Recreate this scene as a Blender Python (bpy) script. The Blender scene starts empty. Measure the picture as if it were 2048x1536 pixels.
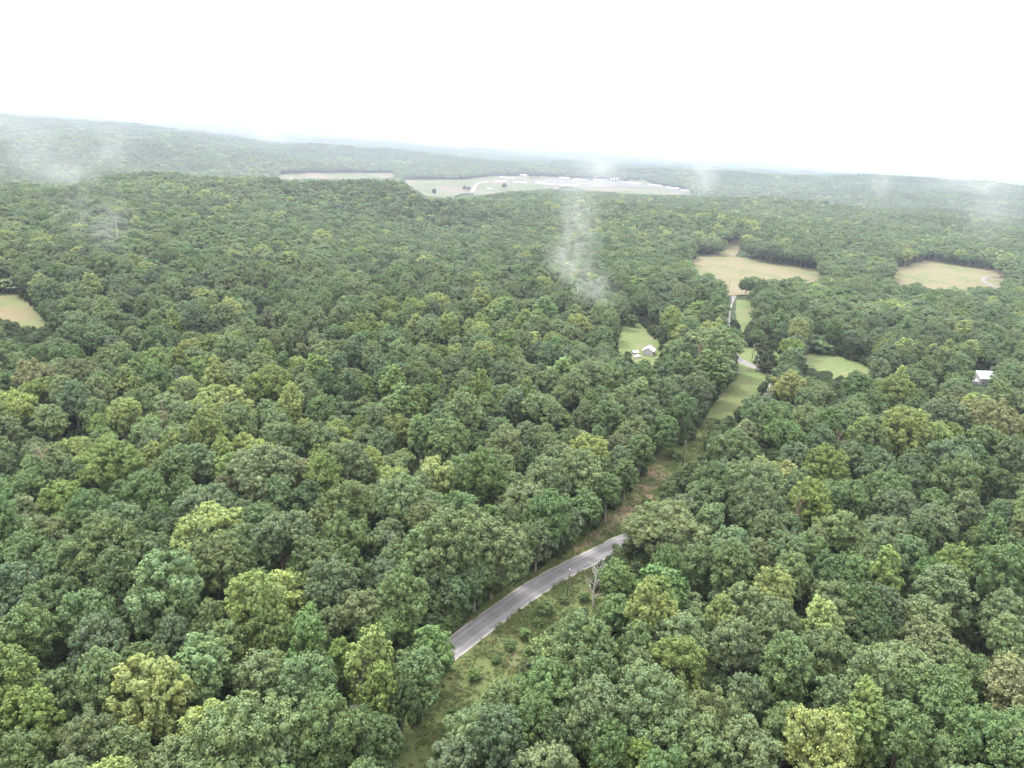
import bpy, math, random
import numpy as np
from mathutils import Vector, Matrix
from mathutils.geometry import delaunay_2d_cdt

random.seed(7)
RNG = np.random.default_rng(11)

# ------------------------------------------------------------------ camera
CAM_Z = 112.0
FPX = 1547.0                    # focal length in pixels of the 2048 wide photograph
ROLL = math.radians(3.75)
PITCH = math.atan(480 * math.cos(ROLL) / FPX)
cp, sp_ = math.cos(PITCH), math.sin(PITCH)
cr_, sr_ = math.cos(ROLL), math.sin(ROLL)
fwd = np.array([0, cp, -sp_])
r0 = np.array([1.0, 0, 0]); u0 = np.array([0, sp_, cp])
RIGHT = cr_ * r0 + sr_ * u0
UP = -sr_ * r0 + cr_ * u0
CAM = np.array([0, 0, CAM_Z])

S = bpy.context.scene
COL = S.collection
cam_data = bpy.data.cameras.new('camera')
cam_data.sensor_width = 36.0
cam_data.lens = 36.0 * FPX / 2048.0
cam_data.clip_start = 0.5
cam_data.clip_end = 60000.0
cam = bpy.data.objects.new('camera', cam_data)
COL.objects.link(cam)
M = Matrix((( RIGHT[0], UP[0], -fwd[0], 0), (RIGHT[1], UP[1], -fwd[1], 0),
            (RIGHT[2], UP[2], -fwd[2], CAM_Z), (0, 0, 0, 1)))
cam.matrix_world = M
S.camera = cam

# ------------------------------------------------------------------ world: overcast sky
SUN_EL, SUN_AZ = math.radians(58), math.radians(-50)
SKY_LEVEL = 0.46
world = bpy.data.worlds.new('World'); S.world = world
world.use_nodes = True
wn, wl = world.node_tree.nodes, world.node_tree.links
wn.clear()
w_out = wn.new('ShaderNodeOutputWorld')
w_bg = wn.new('ShaderNodeBackground'); w_bg.inputs['Strength'].default_value = 0.1
sky = wn.new('ShaderNodeTexSky'); sky.sky_type = 'NISHITA'; sky.sun_disc = False
sky.sun_elevation = SUN_EL; sky.sun_rotation = math.radians(50)
w_mix = wn.new('ShaderNodeMix'); w_mix.data_type = 'RGBA'
w_mix.inputs['Factor'].default_value = 0.93
w_tc = wn.new('ShaderNodeTexCoord'); w_sep = wn.new('ShaderNodeSeparateXYZ')
w_ramp = wn.new('ShaderNodeMapRange')
w_ramp.inputs['From Min'].default_value = 0.0; w_ramp.inputs['From Max'].default_value = 0.9
w_ramp.inputs['To Min'].default_value = SKY_LEVEL * 6.4; w_ramp.inputs['To Max'].default_value = SKY_LEVEL * 32.0
w_noise = wn.new('ShaderNodeTexNoise'); w_noise.inputs['Scale'].default_value = 2.2
w_noise.inputs['Detail'].default_value = 4
w_nr = wn.new('ShaderNodeMapRange'); w_nr.inputs['To Min'].default_value = 0.9; w_nr.inputs['To Max'].default_value = 1.1
w_mul = wn.new('ShaderNodeMath'); w_mul.operation = 'MULTIPLY'
w_col = wn.new('ShaderNodeVectorMath'); w_col.operation = 'SCALE'
w_col.inputs[0].default_value = (0.985, 1.0, 1.02)
wl.new(w_tc.outputs['Generated'], w_sep.inputs[0]); wl.new(w_sep.outputs['Z'], w_ramp.inputs['Value'])
wl.new(w_tc.outputs['Generated'], w_noise.inputs['Vector']); wl.new(w_noise.outputs['Fac'], w_nr.inputs['Value'])
wl.new(w_ramp.outputs[0], w_mul.inputs[0]); wl.new(w_nr.outputs[0], w_mul.inputs[1])
wl.new(w_mul.outputs[0], w_col.inputs['Scale'])
wl.new(sky.outputs[0], w_mix.inputs['A']); wl.new(w_col.outputs[0], w_mix.inputs['B'])
wl.new(w_mix.outputs['Result'], w_bg.inputs['Color']); wl.new(w_bg.outputs[0], w_out.inputs['Surface'])

sun_d = bpy.data.lights.new('sun', 'SUN'); sun_d.energy = 1.5; sun_d.angle = math.radians(14)
sun_d.color = (1.0, 0.96, 0.9)
sun = bpy.data.objects.new('sun', sun_d); COL.objects.link(sun)
sdir = Vector((math.cos(SUN_EL) * math.sin(SUN_AZ), math.cos(SUN_EL) * math.cos(SUN_AZ), math.sin(SUN_EL)))
sun.rotation_euler = sdir.to_track_quat('Z', 'Y').to_euler()
sun.location = (0, 0, 400)

S.view_settings.view_transform = 'Standard'
S.view_settings.look = 'None'
S.view_settings.exposure = 2.12
S.view_settings.gamma = 1.0
S.view_settings.use_curve_mapping = False
cy = S.cycles
cy.max_bounces = 5; cy.diffuse_bounces = 2; cy.glossy_bounces = 1; cy.transmission_bounces = 3
cy.volume_bounces = 1; cy.transparent_max_bounces = 8
cy.use_denoising = True
cy.caustics_reflective = False; cy.caustics_refractive = False

# ------------------------------------------------------------------ terrain function
def _hash(ix, iy, s):
    n = (ix * 374761393 + iy * 668265263 + s * 974634777) & 0x7fffffff
    n = (n ^ (n >> 13)) * 1274126177 & 0x7fffffff
    return ((n ^ (n >> 16)) & 0xffff) / 65535.0

def vnoise(x, y, wl_, s):
    x = np.asarray(x, float) / wl_ + 1000.37 * (s + 1); y = np.asarray(y, float) / wl_ + 517.11 * (s + 2)
    ix, iy = np.floor(x).astype(np.int64), np.floor(y).astype(np.int64)
    fx, fy = x - ix, y - iy
    fx = fx ** 3 * (fx * (fx * 6 - 15) + 10); fy = fy ** 3 * (fy * (fy * 6 - 15) + 10)
    a = _hash(ix, iy, s); b = _hash(ix + 1, iy, s); c = _hash(ix, iy + 1, s); d = _hash(ix + 1, iy + 1, s)
    return ((a * (1 - fx) + b * fx) * (1 - fy) + (c * (1 - fx) + d * fx) * fy) * 2 - 1

T_COL = np.array([-0.80, -0.62, -0.45, -0.20, 0.0, 0.25, 0.45, 0.75])
T_ROW = np.array([0, 300, 600, 900, 1250, 1600, 2000, 2600, 3200, 4000, 5500, 9000, 21000.])
T_H = np.array([
    [0, 0, 0, 0, 0, 0, 0, 0],
    [0, 0, 0, 0, 0, 0, 0, 0],
    [4, 4, 2, 0, -2, -2, -4, -4],
    [0, 0, 4, 0, -6, -6, -8, -8],
    [-35, -14, 2, 2, -2, 0, -4, -8],
    [-60, -55, -30, -30, 2, 8, 6, -4],
    [-50, -52, -52, -50, -16, 2, 4, -10],
    [0, -15, -35, -50, -50, -42, -30, -34],
    [40, 30, 15, -40, -30, -28, 8, 6],
    [56, 50, 40, 12, 10, 36, 52, 48],
    [50, 48, 45, 0, -5, 5, 8, 8],
    [62, 62, 58, 44, 40, 38, 38, 38],
    [64, 66, 62, 56, 54, 52, 54, 56]], float)

def smooth_idx(v, knots):
    i = np.clip(np.searchsorted(knots, v) - 1, 0, len(knots) - 2)
    f = np.clip((v - knots[i]) / (knots[i + 1] - knots[i]), 0, 1)
    return i, f * f * (3 - 2 * f)

def ground_h(x, y):
    x = np.asarray(x, float); y = np.asarray(y, float)
    r = np.hypot(x, y); t = np.where(y > 1, x / np.maximum(y, 1), np.sign(x) * 2)
    t = np.clip(t, -0.8, 0.75)
    i, fi = smooth_idx(r, T_ROW); j, fj = smooth_idx(t, T_COL)
    h = (T_H[i, j] * (1 - fj) + T_H[i, j + 1] * fj) * (1 - fi) + (T_H[i + 1, j] * (1 - fj) + T_H[i + 1, j + 1] * fj) * fi
    def bump(cx, cy_, sx, sy, k): return k * np.exp(-((x - cx) / sx) ** 2 - ((y - cy_) / sy) ** 2)
    h = h + bump(-290, 1180, 150, 150, 17) + bump(-620, 1000, 240, 160, 5) + bump(-75, 1020, 90, 260, -16) + bump(150, 1330, 200, 130, 10) + bump(-60, 700, 120, 150, -8) + bump(330, 1000, 150, 130, 9) + bump(-420, 700, 200, 90, 9)
    a1 = np.clip((r - 250) / 900, 0, 1)
    a2 = np.clip((r - 2800) / 2500, 0, 1)
    flat = 1 - 0.85 * np.clip(1 - np.abs(r - 2700) / 500, 0, 1) * np.clip(1 - np.abs(t - 0.03) / 0.25, 0, 1)
    h = h + (vnoise(x, y, 260, 1) * 13 * a1 + vnoise(x, y, 520, 6) * 12 * a1 * np.clip((r - 350) / 500, 0, 1) + vnoise(x, y, 130, 2) * 4.5 * (0.12 + a1)) * flat
    h = h + a2 * (vnoise(x, y, 900, 3) * 24 + vnoise(x, y, 400, 4) * 12) + np.clip((r - 7000) / 5000, 0, 1) * vnoise(x, y, 2600, 5) * 12
    return h

def ray_dir(px, py):
    d = fwd * FPX + RIGHT * (px - 1024) - UP * (py - 768)
    return d / np.linalg.norm(d)

def unproject(px, py, above=0.0):
    """point where the sight line through a photograph pixel meets the terrain raised by `above`"""
    d = ray_dir(px, py)
    s = 40.0; prev = s
    while s < 20000:
        p = CAM + d * s
        if p[2] < float(ground_h(p[0], p[1])) + above:
            break
        prev = s; s *= 1.01; s += 0.5
    lo, hi = prev, s
    for _ in range(18):
        m = 0.5 * (lo + hi); p = CAM + d * m
        if p[2] < float(ground_h(p[0], p[1])) + above: hi = m
        else: lo = m
    p = CAM + d * hi
    return p

def project(P):
    v = np.asarray(P, float) - CAM
    z = v @ fwd
    zz = np.where(z > 1, z, 1)
    return 1024 + FPX * (v @ RIGHT) / zz, 768 - FPX * (v @ UP) / zz, z

# ------------------------------------------------------------------ object helpers
def link(o): COL.objects.link(o); return o
def tag(o, label=None, cat=None, group=None, kind=None):
    if label: o['label'] = label
    if cat: o['category'] = cat
    if group: o['group'] = group
    if kind: o['kind'] = kind
    return o
def new_mesh(name, verts, faces, mats=(), smooth=False):
    me = bpy.data.meshes.new(name)
    me.from_pydata([tuple(v) for v in verts], [], [tuple(f) for f in faces])
    for m in mats: me.materials.append(m)
    if smooth:
        me.polygons.foreach_set('use_smooth', [True] * len(me.polygons))
    me.update()
    return me
def obj(name, me, parent=None):
    o = bpy.data.objects.new(name, me); link(o)
    if parent: o.parent = parent
    return o
def empty(name, loc, rz=0.0):
    o = bpy.data.objects.new(name, None); o.empty_display_size = 0.5
    o.location = loc; o.rotation_euler = (0, 0, rz); return link(o)

class MB:
    """collects boxes, tubes and blobs"""
    def __init__(s): s.v = []; s.f = []
    def box(s, x0, x1, y0, y1, z0, z1, xf=None):
        b = len(s.v)
        c = [(x0, y0, z0), (x1, y0, z0), (x1, y1, z0), (x0, y1, z0), (x0, y0, z1), (x1, y0, z1), (x1, y1, z1), (x0, y1, z1)]
        if xf: c = [xf(p) for p in c]
        s.v += c
        s.f += [(b, b + 3, b + 2, b + 1), (b + 4, b + 5, b + 6, b + 7), (b, b + 1, b + 5, b + 4), (b + 1, b + 2, b + 6, b + 5), (b + 2, b + 3, b + 7, b + 6), (b + 3, b, b + 4, b + 7)]
    def tube(s, pts, rads, n=6, cap=True):
        pts = [Vector(p) for p in pts]; base = len(s.v)
        for i, p in enumerate(pts):
            t = (pts[min(i + 1, len(pts) - 1)] - pts[max(i - 1, 0)])
            t = t.normalized() if t.length > 1e-6 else Vector((0, 0, 1))
            a = t.cross(Vector((0.13, 0.97, 0.2))).normalized(); b = t.cross(a)
            for k in range(n):
                an = 2 * math.pi * k / n
                s.v.append(tuple(p + (a * math.cos(an) + b * math.sin(an)) * rads[i]))
        for i in range(len(pts) - 1):
            for k in range(n):
                k2 = (k + 1) % n
                s.f.append((base + i * n + k, base + i * n + k2, base + (i + 1) * n + k2, base + (i + 1) * n + k))
        if cap:
            s.f.append(tuple(base + k for k in range(n))[::-1])
            s.f.append(tuple(base + (len(pts) - 1) * n + k for k in range(n)))
    def poly(s, pts):
        b = len(s.v); s.v += [tuple(p) for p in pts]; s.f.append(tuple(range(b, b + len(pts))))
    def mesh(s, name, mats, smooth=False): return new_mesh(name, s.v, s.f, mats, smooth)

# ------------------------------------------------------------------ materials
def mat(name):
    m = bpy.data.materials.new(name); m.use_nodes = True
    n = m.node_tree.nodes; n.clear()
    return m, n, m.node_tree.links
def noise(n, l, scale, detail=3, coord='Object', rough=0.55):
    tc = n.new('ShaderNodeTexCoord'); nz = n.new('ShaderNodeTexNoise')
    nz.inputs['Scale'].default_value = scale; nz.inputs['Detail'].default_value = detail
    nz.inputs['Roughness'].default_value = rough
    l.new(tc.outputs[coord], nz.inputs['Vector'])
    return nz.outputs['Fac']
def ramp(n, l, src, stops):
    r = n.new('ShaderNodeValToRGB'); e = r.color_ramp.elements
    e[0].position = stops[0][0]; e[0].color = (*stops[0][1], 1)
    e[1].position = stops[-1][0]; e[1].color = (*stops[-1][1], 1)
    for p, c in stops[1:-1]:
        k = e.new(p); k.color = (*c, 1)
    l.new(src, r.inputs[0]); return r.outputs[0]
def mixc(n, l, fac, a, b):
    m = n.new('ShaderNodeMix'); m.data_type = 'RGBA'
    for s_, v in (('Factor', fac), ('A', a), ('B', b)):
        if isinstance(v, (int, float)): m.inputs[s_].default_value = v
        elif isinstance(v, tuple): m.inputs[s_].default_value = (*v, 1)
        else: l.new(v, m.inputs[s_])
    return m.outputs['Result']
def principled(n, l, color, rough=0.8, bump=None, bstr=0.3, bdist=0.1, spec=0.3, metallic=0.0):
    p = n.new('ShaderNodeBsdfPrincipled'); o = n.new('ShaderNodeOutputMaterial')
    if isinstance(color, tuple): p.inputs['Base Color'].default_value = (*color, 1)
    else: l.new(color, p.inputs['Base Color'])
    p.inputs['Roughness'].default_value = rough
    p.inputs['Specular IOR Level'].default_value = spec
    p.inputs['Metallic'].default_value = metallic
    if bump is not None:
        b = n.new('ShaderNodeBump'); b.inputs['Strength'].default_value = bstr; b.inputs['Distance'].default_value = bdist
        l.new(bump, b.inputs['Height']); l.new(b.outputs[0], p.inputs['Normal'])
    l.new(p.outputs[0], o.inputs['Surface'])
    return p
def simple(name, color, rough=0.8, var=0.25, scale=1.5, spec=0.3, metallic=0.0, bstr=0.15):
    m, n, l = mat(name)
    nz = noise(n, l, scale, 5)
    c = ramp(n, l, nz, [(0.3, tuple(k * (1 - var) for k in color)), (0.7, tuple(k * (1 + var) for k in color))])
    principled(n, l, c, rough, nz, bstr, 0.05, spec, metallic)
    return m

def foliage_material():
    m, n, l = mat('foliage')
    at = n.new('ShaderNodeAttribute'); at.attribute_type = 'INSTANCER'; at.attribute_name = 'tint'
    lv = n.new('ShaderNodeAttribute'); lv.attribute_type = 'GEOMETRY'; lv.attribute_name = 'leafvar'
    mr = n.new('ShaderNodeMapRange'); mr.inputs['To Min'].default_value = 0.72; mr.inputs['To Max'].default_value = 1.30
    l.new(lv.outputs['Fac'], mr.inputs['Value'])
    sc = n.new('ShaderNodeVectorMath'); sc.operation = 'SCALE'
    l.new(at.outputs['Color'], sc.inputs[0]); l.new(mr.outputs[0], sc.inputs['Scale'])
    nz = noise(n, l, 0.45, 2)
    warm = n.new('ShaderNodeVectorMath'); warm.operation = 'MULTIPLY'; warm.inputs[1].default_value = (1.16, 1.06, 0.86)
    l.new(sc.outputs[0], warm.inputs[0])
    f = n.new('ShaderNodeMapRange'); f.inputs['From Min'].default_value = 0.42; f.inputs['From Max'].default_value = 0.66
    l.new(nz, f.inputs['Value'])
    c = mixc(n, l, f.outputs[0], sc.outputs[0], warm.outputs[0])
    p = n.new('ShaderNodeBsdfPrincipled'); p.inputs['Roughness'].default_value = 0.62
    p.inputs['Specular IOR Level'].default_value = 0.13
    l.new(c, p.inputs['Base Color'])
    t = n.new('ShaderNodeBsdfTranslucent')
    tc = n.new('ShaderNodeVectorMath'); tc.operation = 'MULTIPLY'; tc.inputs[1].default_value = (1.15, 1.35, 0.6)
    l.new(c, tc.inputs[0]); l.new(tc.outputs[0], t.inputs['Color'])
    mx = n.new('ShaderNodeMixShader'); mx.inputs[0].default_value = 0.13
    l.new(p.outputs[0], mx.inputs[1]); l.new(t.outputs[0], mx.inputs[2])
    o = n.new('ShaderNodeOutputMaterial'); l.new(mx.outputs[0], o.inputs['Surface'])
    return m
M_FOL = foliage_material()
M_BARK = simple('bark', (0.16, 0.13, 0.10), 0.9, 0.4, 3.0)
M_DEAD = simple('bare_wood', (0.36, 0.33, 0.30), 0.85, 0.25, 2.0)
M_GREYBARE = simple('grey_bare_wood', (0.19, 0.165, 0.15), 0.85, 0.25, 2.0)
M_DEADBROWN = simple('brown_bare_wood', (0.22, 0.15, 0.13), 0.85, 0.25, 2.0)
M_POLE = simple('weathered_pole_wood', (0.085, 0.068, 0.055), 0.9, 0.3, 4.0)
M_METAL = simple('galvanised_metal', (0.45, 0.46, 0.47), 0.45, 0.1, 6.0, 0.5, 0.7)
M_PORC = simple('white_porcelain', (0.8, 0.8, 0.8), 0.3, 0.03, 2.0, 0.5)
M_WIRE = simple('dark_wire', (0.05, 0.05, 0.05), 0.6, 0.1)
M_WHITEROOF = simple('white_metal_roof', (0.40, 0.41, 0.43), 0.5, 0.05, 1.0, 0.4)
M_WHITEWALL = simple('white_siding', (0.32, 0.32, 0.31), 0.7, 0.1, 1.2)
M_GREYWALL = simple('grey_siding', (0.34, 0.31, 0.30), 0.8, 0.15, 1.2)
M_PALEROOF = simple('pale_grey_roof', (0.26, 0.26, 0.255), 0.55, 0.08, 0.4)
M_RUSTROOF = simple('rusty_barn_roof', (0.42, 0.30, 0.26), 0.7, 0.2, 0.2)
M_GLASS = simple('dark_window_glass', (0.03, 0.035, 0.04), 0.15, 0.1, 1.0, 0.6)
M_DOOR = simple('brown_door_paint', (0.20, 0.13, 0.09), 0.6, 0.15)
M_CARPAINT = simple('white_car_paint', (0.78, 0.78, 0.78), 0.3, 0.03, 1.0, 0.5)
M_TYRE = simple('tyre_rubber', (0.03, 0.03, 0.03), 0.9, 0.2)

def ground_material():
    m, n, l = mat('forest_floor')
    a = noise(n, l, 0.06, 5); b = noise(n, l, 0.9, 4)
    near = ramp(n, l, b, [(0.3, (0.035, 0.030, 0.020)), (0.55, (0.030, 0.045, 0.018)), (0.75, (0.045, 0.065, 0.022))])
    far = ramp(n, l, a, [(0.3, (0.030, 0.045, 0.026)), (0.7, (0.050, 0.075, 0.036))])
    c = mixc(n, l, 0.5, near, far)
    principled(n, l, c, 0.95, a, 1.0, 12.0, 0.1)
    return m
M_GROUND = ground_material()

def grass_material(name, cols, patch, patch_lo=0.52, patch_hi=0.68, scale=0.08, stripe=False):
    m, n, l = mat(name)
    a = noise(n, l, scale, 6, rough=0.65); b = noise(n, l, 1.6, 5, rough=0.7)
    c = ramp(n, l, a, [(0.32, cols[0]), (0.5, cols[1]), (0.68, cols[2])])
    c2 = ramp(n, l, b, [(0.25, tuple(k * 0.62 for k in cols[1])), (0.75, tuple(k * 1.35 for k in cols[1]))])
    c = mixc(n, l, 0.5, c, c2)
    tc = n.new('ShaderNodeTexCoord'); mp = n.new('ShaderNodeMapping'); mp.inputs['Location'].default_value = (37, 91, 5)
    nz = n.new('ShaderNodeTexNoise'); nz.inputs['Scale'].default_value = scale * 1.3; nz.inputs['Detail'].default_value = 7
    nz.inputs['Roughness'].default_value = 0.68
    l.new(tc.outputs['Object'], mp.inputs['Vector']); l.new(mp.outputs[0], nz.inputs['Vector'])
    mr = n.new('ShaderNodeMapRange'); mr.inputs['From Min'].default_value = patch_lo; mr.inputs['From Max'].default_value = patch_hi
    l.new(nz.outputs['Fac'], mr.inputs['Value'])
    c = mixc(n, l, mr.outputs[0], c, patch)
    if stripe:
        wv = n.new('ShaderNodeTexWave'); wv.inputs['Scale'].default_value = stripe; wv.inputs['Distortion'].default_value = 12; wv.inputs['Detail'].default_value = 3; wv.inputs['Detail Scale'].default_value = 0.6
        m2 = n.new('ShaderNodeMapping'); m2.inputs['Rotation'].default_value = (0, 0, 0.9); l.new(tc.outputs['Object'], m2.inputs['Vector']); l.new(m2.outputs[0], wv.inputs['Vector'])
        kk = ramp(n, l, wv.outputs['Fac'], [(0.2, (0.93, 0.94, 0.92)), (0.8, (1.06, 1.04, 1.05))])
        mm = n.new('ShaderNodeVectorMath'); mm.operation = 'MULTIPLY'; l.new(c, mm.inputs[0]); l.new(kk, mm.inputs[1]); c = mm.outputs[0]
    principled(n, l, c, 0.95, b, 0.6, 0.25, 0.1)
    return m
M_VERGE = grass_material('verge_grass', [(0.056, 0.074, 0.026), (0.074, 0.090, 0.034), (0.094, 0.098, 0.046)], (0.115, 0.085, 0.055), 0.56, 0.66, 0.09)
M_SOIL = grass_material('cleared_soil', [(0.080, 0.055, 0.038), (0.105, 0.072, 0.048), (0.120, 0.086, 0.055)], (0.075, 0.078, 0.034), 0.44, 0.62, 0.16)
M_LAWN = grass_material('mown_meadow', [(0.070, 0.098, 0.034), (0.085, 0.112, 0.042), (0.100, 0.118, 0.050)], (0.12, 0.112, 0.060), 0.50, 0.66, 0.05, 0.06)
M_HAY = grass_material('hay_field', [(0.095, 0.095, 0.048), (0.120, 0.104, 0.062), (0.140, 0.112, 0.075)], (0.080, 0.094, 0.040), 0.47, 0.60, 0.018, 0.035)
M_LEFTFIELD = grass_material('pasture', [(0.075, 0.090, 0.035), (0.095, 0.105, 0.045), (0.125, 0.110, 0.062)], (0.14, 0.105, 0.065), 0.50, 0.66, 0.03)
M_FARFIELD = grass_material('crop_field', [(0.045, 0.064, 0.030), (0.062, 0.076, 0.036), (0.080, 0.078, 0.045)], (0.105, 0.080, 0.062), 0.47, 0.58, 0.006, 0.008)
M_YARD = grass_material('gravel_yard', [(0.06, 0.062, 0.05), (0.085, 0.08, 0.073), (0.12, 0.11, 0.105)], (0.060, 0.078, 0.042), 0.54, 0.60, 0.012)

def asphalt_material():
    m, n, l = mat('worn_asphalt')
    tc = n.new('ShaderNodeTexCoord'); sp = n.new('ShaderNodeSeparateXYZ'); l.new(tc.outputs['UV'], sp.inputs[0])
    u = sp.outputs['X']
    # wheel tracks: two worn lanes each side, darker oily middle
    tr = ramp(n, l, u, [(0.0, (0.155, 0.148, 0.145)), (0.10, (0.110, 0.102, 0.104)), (0.24, (0.138, 0.129, 0.131)), (0.38, (0.094, 0.087, 0.089)),
                        (0.5, (0.106, 0.098, 0.100)), (0.62, (0.094, 0.087, 0.089)), (0.76, (0.142, 0.133, 0.136)), (0.90, (0.118, 0.110, 0.112)), (1.0, (0.185, 0.17, 0.165))])
    a = noise(n, l, 0.25, 6); b = noise(n, l, 9.0, 4)
    k = ramp(n, l, a, [(0.3, (0.82, 0.82, 0.82)), (0.7, (1.18, 1.18, 1.18))])
    mu = n.new('ShaderNodeVectorMath'); mu.operation = 'MULTIPLY'; l.new(tr, mu.inputs[0]); l.new(k, mu.inputs[1])
    kb = ramp(n, l, b, [(0.3, (0.88, 0.88, 0.88)), (0.7, (1.12, 1.12, 1.12))])
    mu2 = n.new('ShaderNodeVectorMath'); mu2.operation = 'MULTIPLY'; l.new(mu.outputs[0], mu2.inputs[0]); l.new(kb, mu2.inputs[1])
    principled(n, l, mu2.outputs[0], 0.85, b, 0.25, 0.02, 0.3)
    return m
M_ROAD = asphalt_material()
M_SHOULDER = simple('gravel_shoulder', (0.24, 0.215, 0.19), 0.95, 0.3, 3.0)

def haze_material(name, density, color=(0.80, 0.88, 1.0), aniso=0.2):
    m, n, l = mat(name)
    v = n.new('ShaderNodeVolumePrincipled'); o = n.new('ShaderNodeOutputMaterial')
    v.inputs['Color'].default_value = (*color, 1); v.inputs['Density'].default_value = density
    v.inputs['Anisotropy'].default_value = aniso
    l.new(v.outputs[0], o.inputs['Volume'])
    return m
def mist_material(name, density, seed, stretch):
    m, n, l = mat(name)
    tc = n.new('ShaderNodeTexCoord')
    ln = n.new('ShaderNodeVectorMath'); ln.operation = 'LENGTH'
    l.new(tc.outputs['Object'], ln.inputs[0])
    fall = n.new('ShaderNodeMapRange'); fall.inputs['From Min'].default_value = 0.95; fall.inputs['From Max'].default_value = 0.1
    fall.interpolation_type = 'SMOOTHSTEP'
    l.new(ln.outputs['Value'], fall.inputs['Value'])
    mp = n.new('ShaderNodeMapping'); mp.inputs['Location'].default_value = (seed * 7.3, seed * 3.1, seed * 1.7)
    mp.inputs['Scale'].default_value = stretch
    nz = n.new('ShaderNodeTexNoise'); nz.inputs['Scale'].default_value = 1.9; nz.inputs['Detail'].default_value = 6
    nz.inputs['Roughness'].default_value = 0.6; nz.inputs['Distortion'].default_value = 1.1
    l.new(tc.outputs['Object'], mp.inputs['Vector']); l.new(mp.outputs[0], nz.inputs['Vector'])
    cut = n.new('ShaderNodeMapRange'); cut.inputs['From Min'].default_value = 0.42; cut.inputs['From Max'].default_value = 0.75
    l.new(nz.outputs['Fac'], cut.inputs['Value'])
    mu = n.new('ShaderNodeMath'); mu.operation = 'MULTIPLY'; l.new(fall.outputs[0], mu.inputs[0]); l.new(cut.outputs[0], mu.inputs[1])
    mu2 = n.new('ShaderNodeMath'); mu2.operation = 'MULTIPLY'; mu2.inputs[1].default_value = density; l.new(mu.outputs[0], mu2.inputs[0])
    v = n.new('ShaderNodeVolumePrincipled'); o = n.new('ShaderNodeOutputMaterial')
    v.inputs['Color'].default_value = (0.97, 0.97, 0.98, 1); l.new(mu2.outputs[0], v.inputs['Density'])
    v.inputs['Anisotropy'].default_value = 0.2
    l.new(v.outputs[0], o.inputs['Volume'])
    return m

# ------------------------------------------------------------------ ground sheet (polar grid out to the horizon)
def build_ground():
    rr = [0.0, 25, 50]
    while rr[-1] < 20500: rr.append(rr[-1] + max(5.0, rr[-1] * 0.0095) if rr[-1] < 6000 else rr[-1] * 1.03)
    rr = np.array(rr); front = np.linspace(-52, 52, 421); back = np.linspace(52, 308, 66)[1:-1]
    ang = np.radians(np.concatenate([front, back]))
    A, R = np.meshgrid(ang, rr[1:])
    X = R * np.sin(A); Y = R * np.cos(A); Z = ground_h(X, Y)
    nA = len(ang); nR = len(rr) - 1
    verts = np.stack([X.ravel(), Y.ravel(), Z.ravel()], 1)
    verts = np.vstack([verts, [[0, 0, float(ground_h(0, 0))]]])
    i = np.arange(nR - 1)[:, None]; j = np.arange(nA)[None, :]; j2 = (j + 1) % nA
    q = np.stack([i * nA + j, i * nA + j2, (i + 1) * nA + j2, (i + 1) * nA + j], -1).reshape(-1, 4)[:, ::-1]
    me = bpy.data.meshes.new('ground')
    c = len(verts) - 1
    tris = [(c, j2_, j_) for j_, j2_ in zip(range(nA), list(range(1, nA)) + [0])]
    loops = np.concatenate([q.ravel(), np.array(tris).ravel()]).astype(np.int32)
    tot = np.concatenate([np.full(len(q), 4), np.full(len(tris), 3)]).astype(np.int32)
    start = np.concatenate([[0], np.cumsum(tot)[:-1]]).astype(np.int32)
    me.vertices.add(len(verts)); me.vertices.foreach_set('co', verts.astype(np.float32).ravel())
    me.loops.add(len(loops)); me.loops.foreach_set('vertex_index', loops)
    me.polygons.add(len(tot)); me.polygons.foreach_set('loop_start', start); me.polygons.foreach_set('loop_total', tot)
    me.polygons.foreach_set('use_smooth', [True] * len(tot))
    me.materials.append(M_GROUND); me.update(); me.validate()
    o = obj('ground', me); tag(o, 'dark forest floor and rolling hills running out to the horizon', kind='structure')
    return o
build_ground()

# ------------------------------------------------------------------ open land draped on the terrain
def drape(name, px_poly, material, lift, label, step=None, world_pts=None):
    P = world_pts if world_pts is not None else [unproject(*p)[:2] for p in px_poly]
    P = np.array(P); ctr = P.mean(0); size = max(np.ptp(P[:, 0]), np.ptp(P[:, 1]))
    step = step or max(3.0, size / 60)
    ring = []
    for a, b in zip(P, np.roll(P, -1, 0)):
        k = max(1, int(np.linalg.norm(b - a) / step))
        nrm = np.array([-(b - a)[1], (b - a)[0]]) / (np.linalg.norm(b - a) + 1e-9)
        for q in range(k):
            p = a + (b - a) * q / k
            w = float(vnoise(p[0], p[1], step * 2.5, 9)) * step * 0.35
            ring.append(p + nrm * w)
    ring = np.array(ring)
    gx = np.arange(P[:, 0].min(), P[:, 0].max(), step); gy = np.arange(P[:, 1].min(), P[:, 1].max(), step)
    G = np.array([(x, y) for x in gx for y in gy])
    ins = G[in_poly(G[:, 0], G[:, 1], ring)]
    pts = np.vstack([ring, ins]); n = len(ring)
    v2, e2, f2, *_ = delaunay_2d_cdt([Vector(p) for p in pts], [], [list(range(n))], 1, 1e-4)
    V = np.array([(v[0], v[1]) for v in v2])
    Z = ground_h(V[:, 0], V[:, 1]) + lift
    verts = [(x - ctr[0], y - ctr[1], z) for (x, y), z in zip(V, Z)]
    me = new_mesh(name, verts, [tuple(f) for f in f2], [material], True)
    o = obj(name, me); o.location = (ctr[0], ctr[1], 0)
    tag(o, label, kind='structure')
    return P, o

def in_poly(x, y, poly):
    x = np.asarray(x); y = np.asarray(y); c = np.zeros(x.shape, bool)
    n = len(poly); j = n - 1
    for i in range(n):
        xi, yi = poly[i]; xj, yj = poly[j]
        m = ((yi > y) != (yj > y)) & (x < (xj - xi) * (y - yi) / (yj - yi + 1e-12) + xi)
        c ^= m; j = i
    return c

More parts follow.
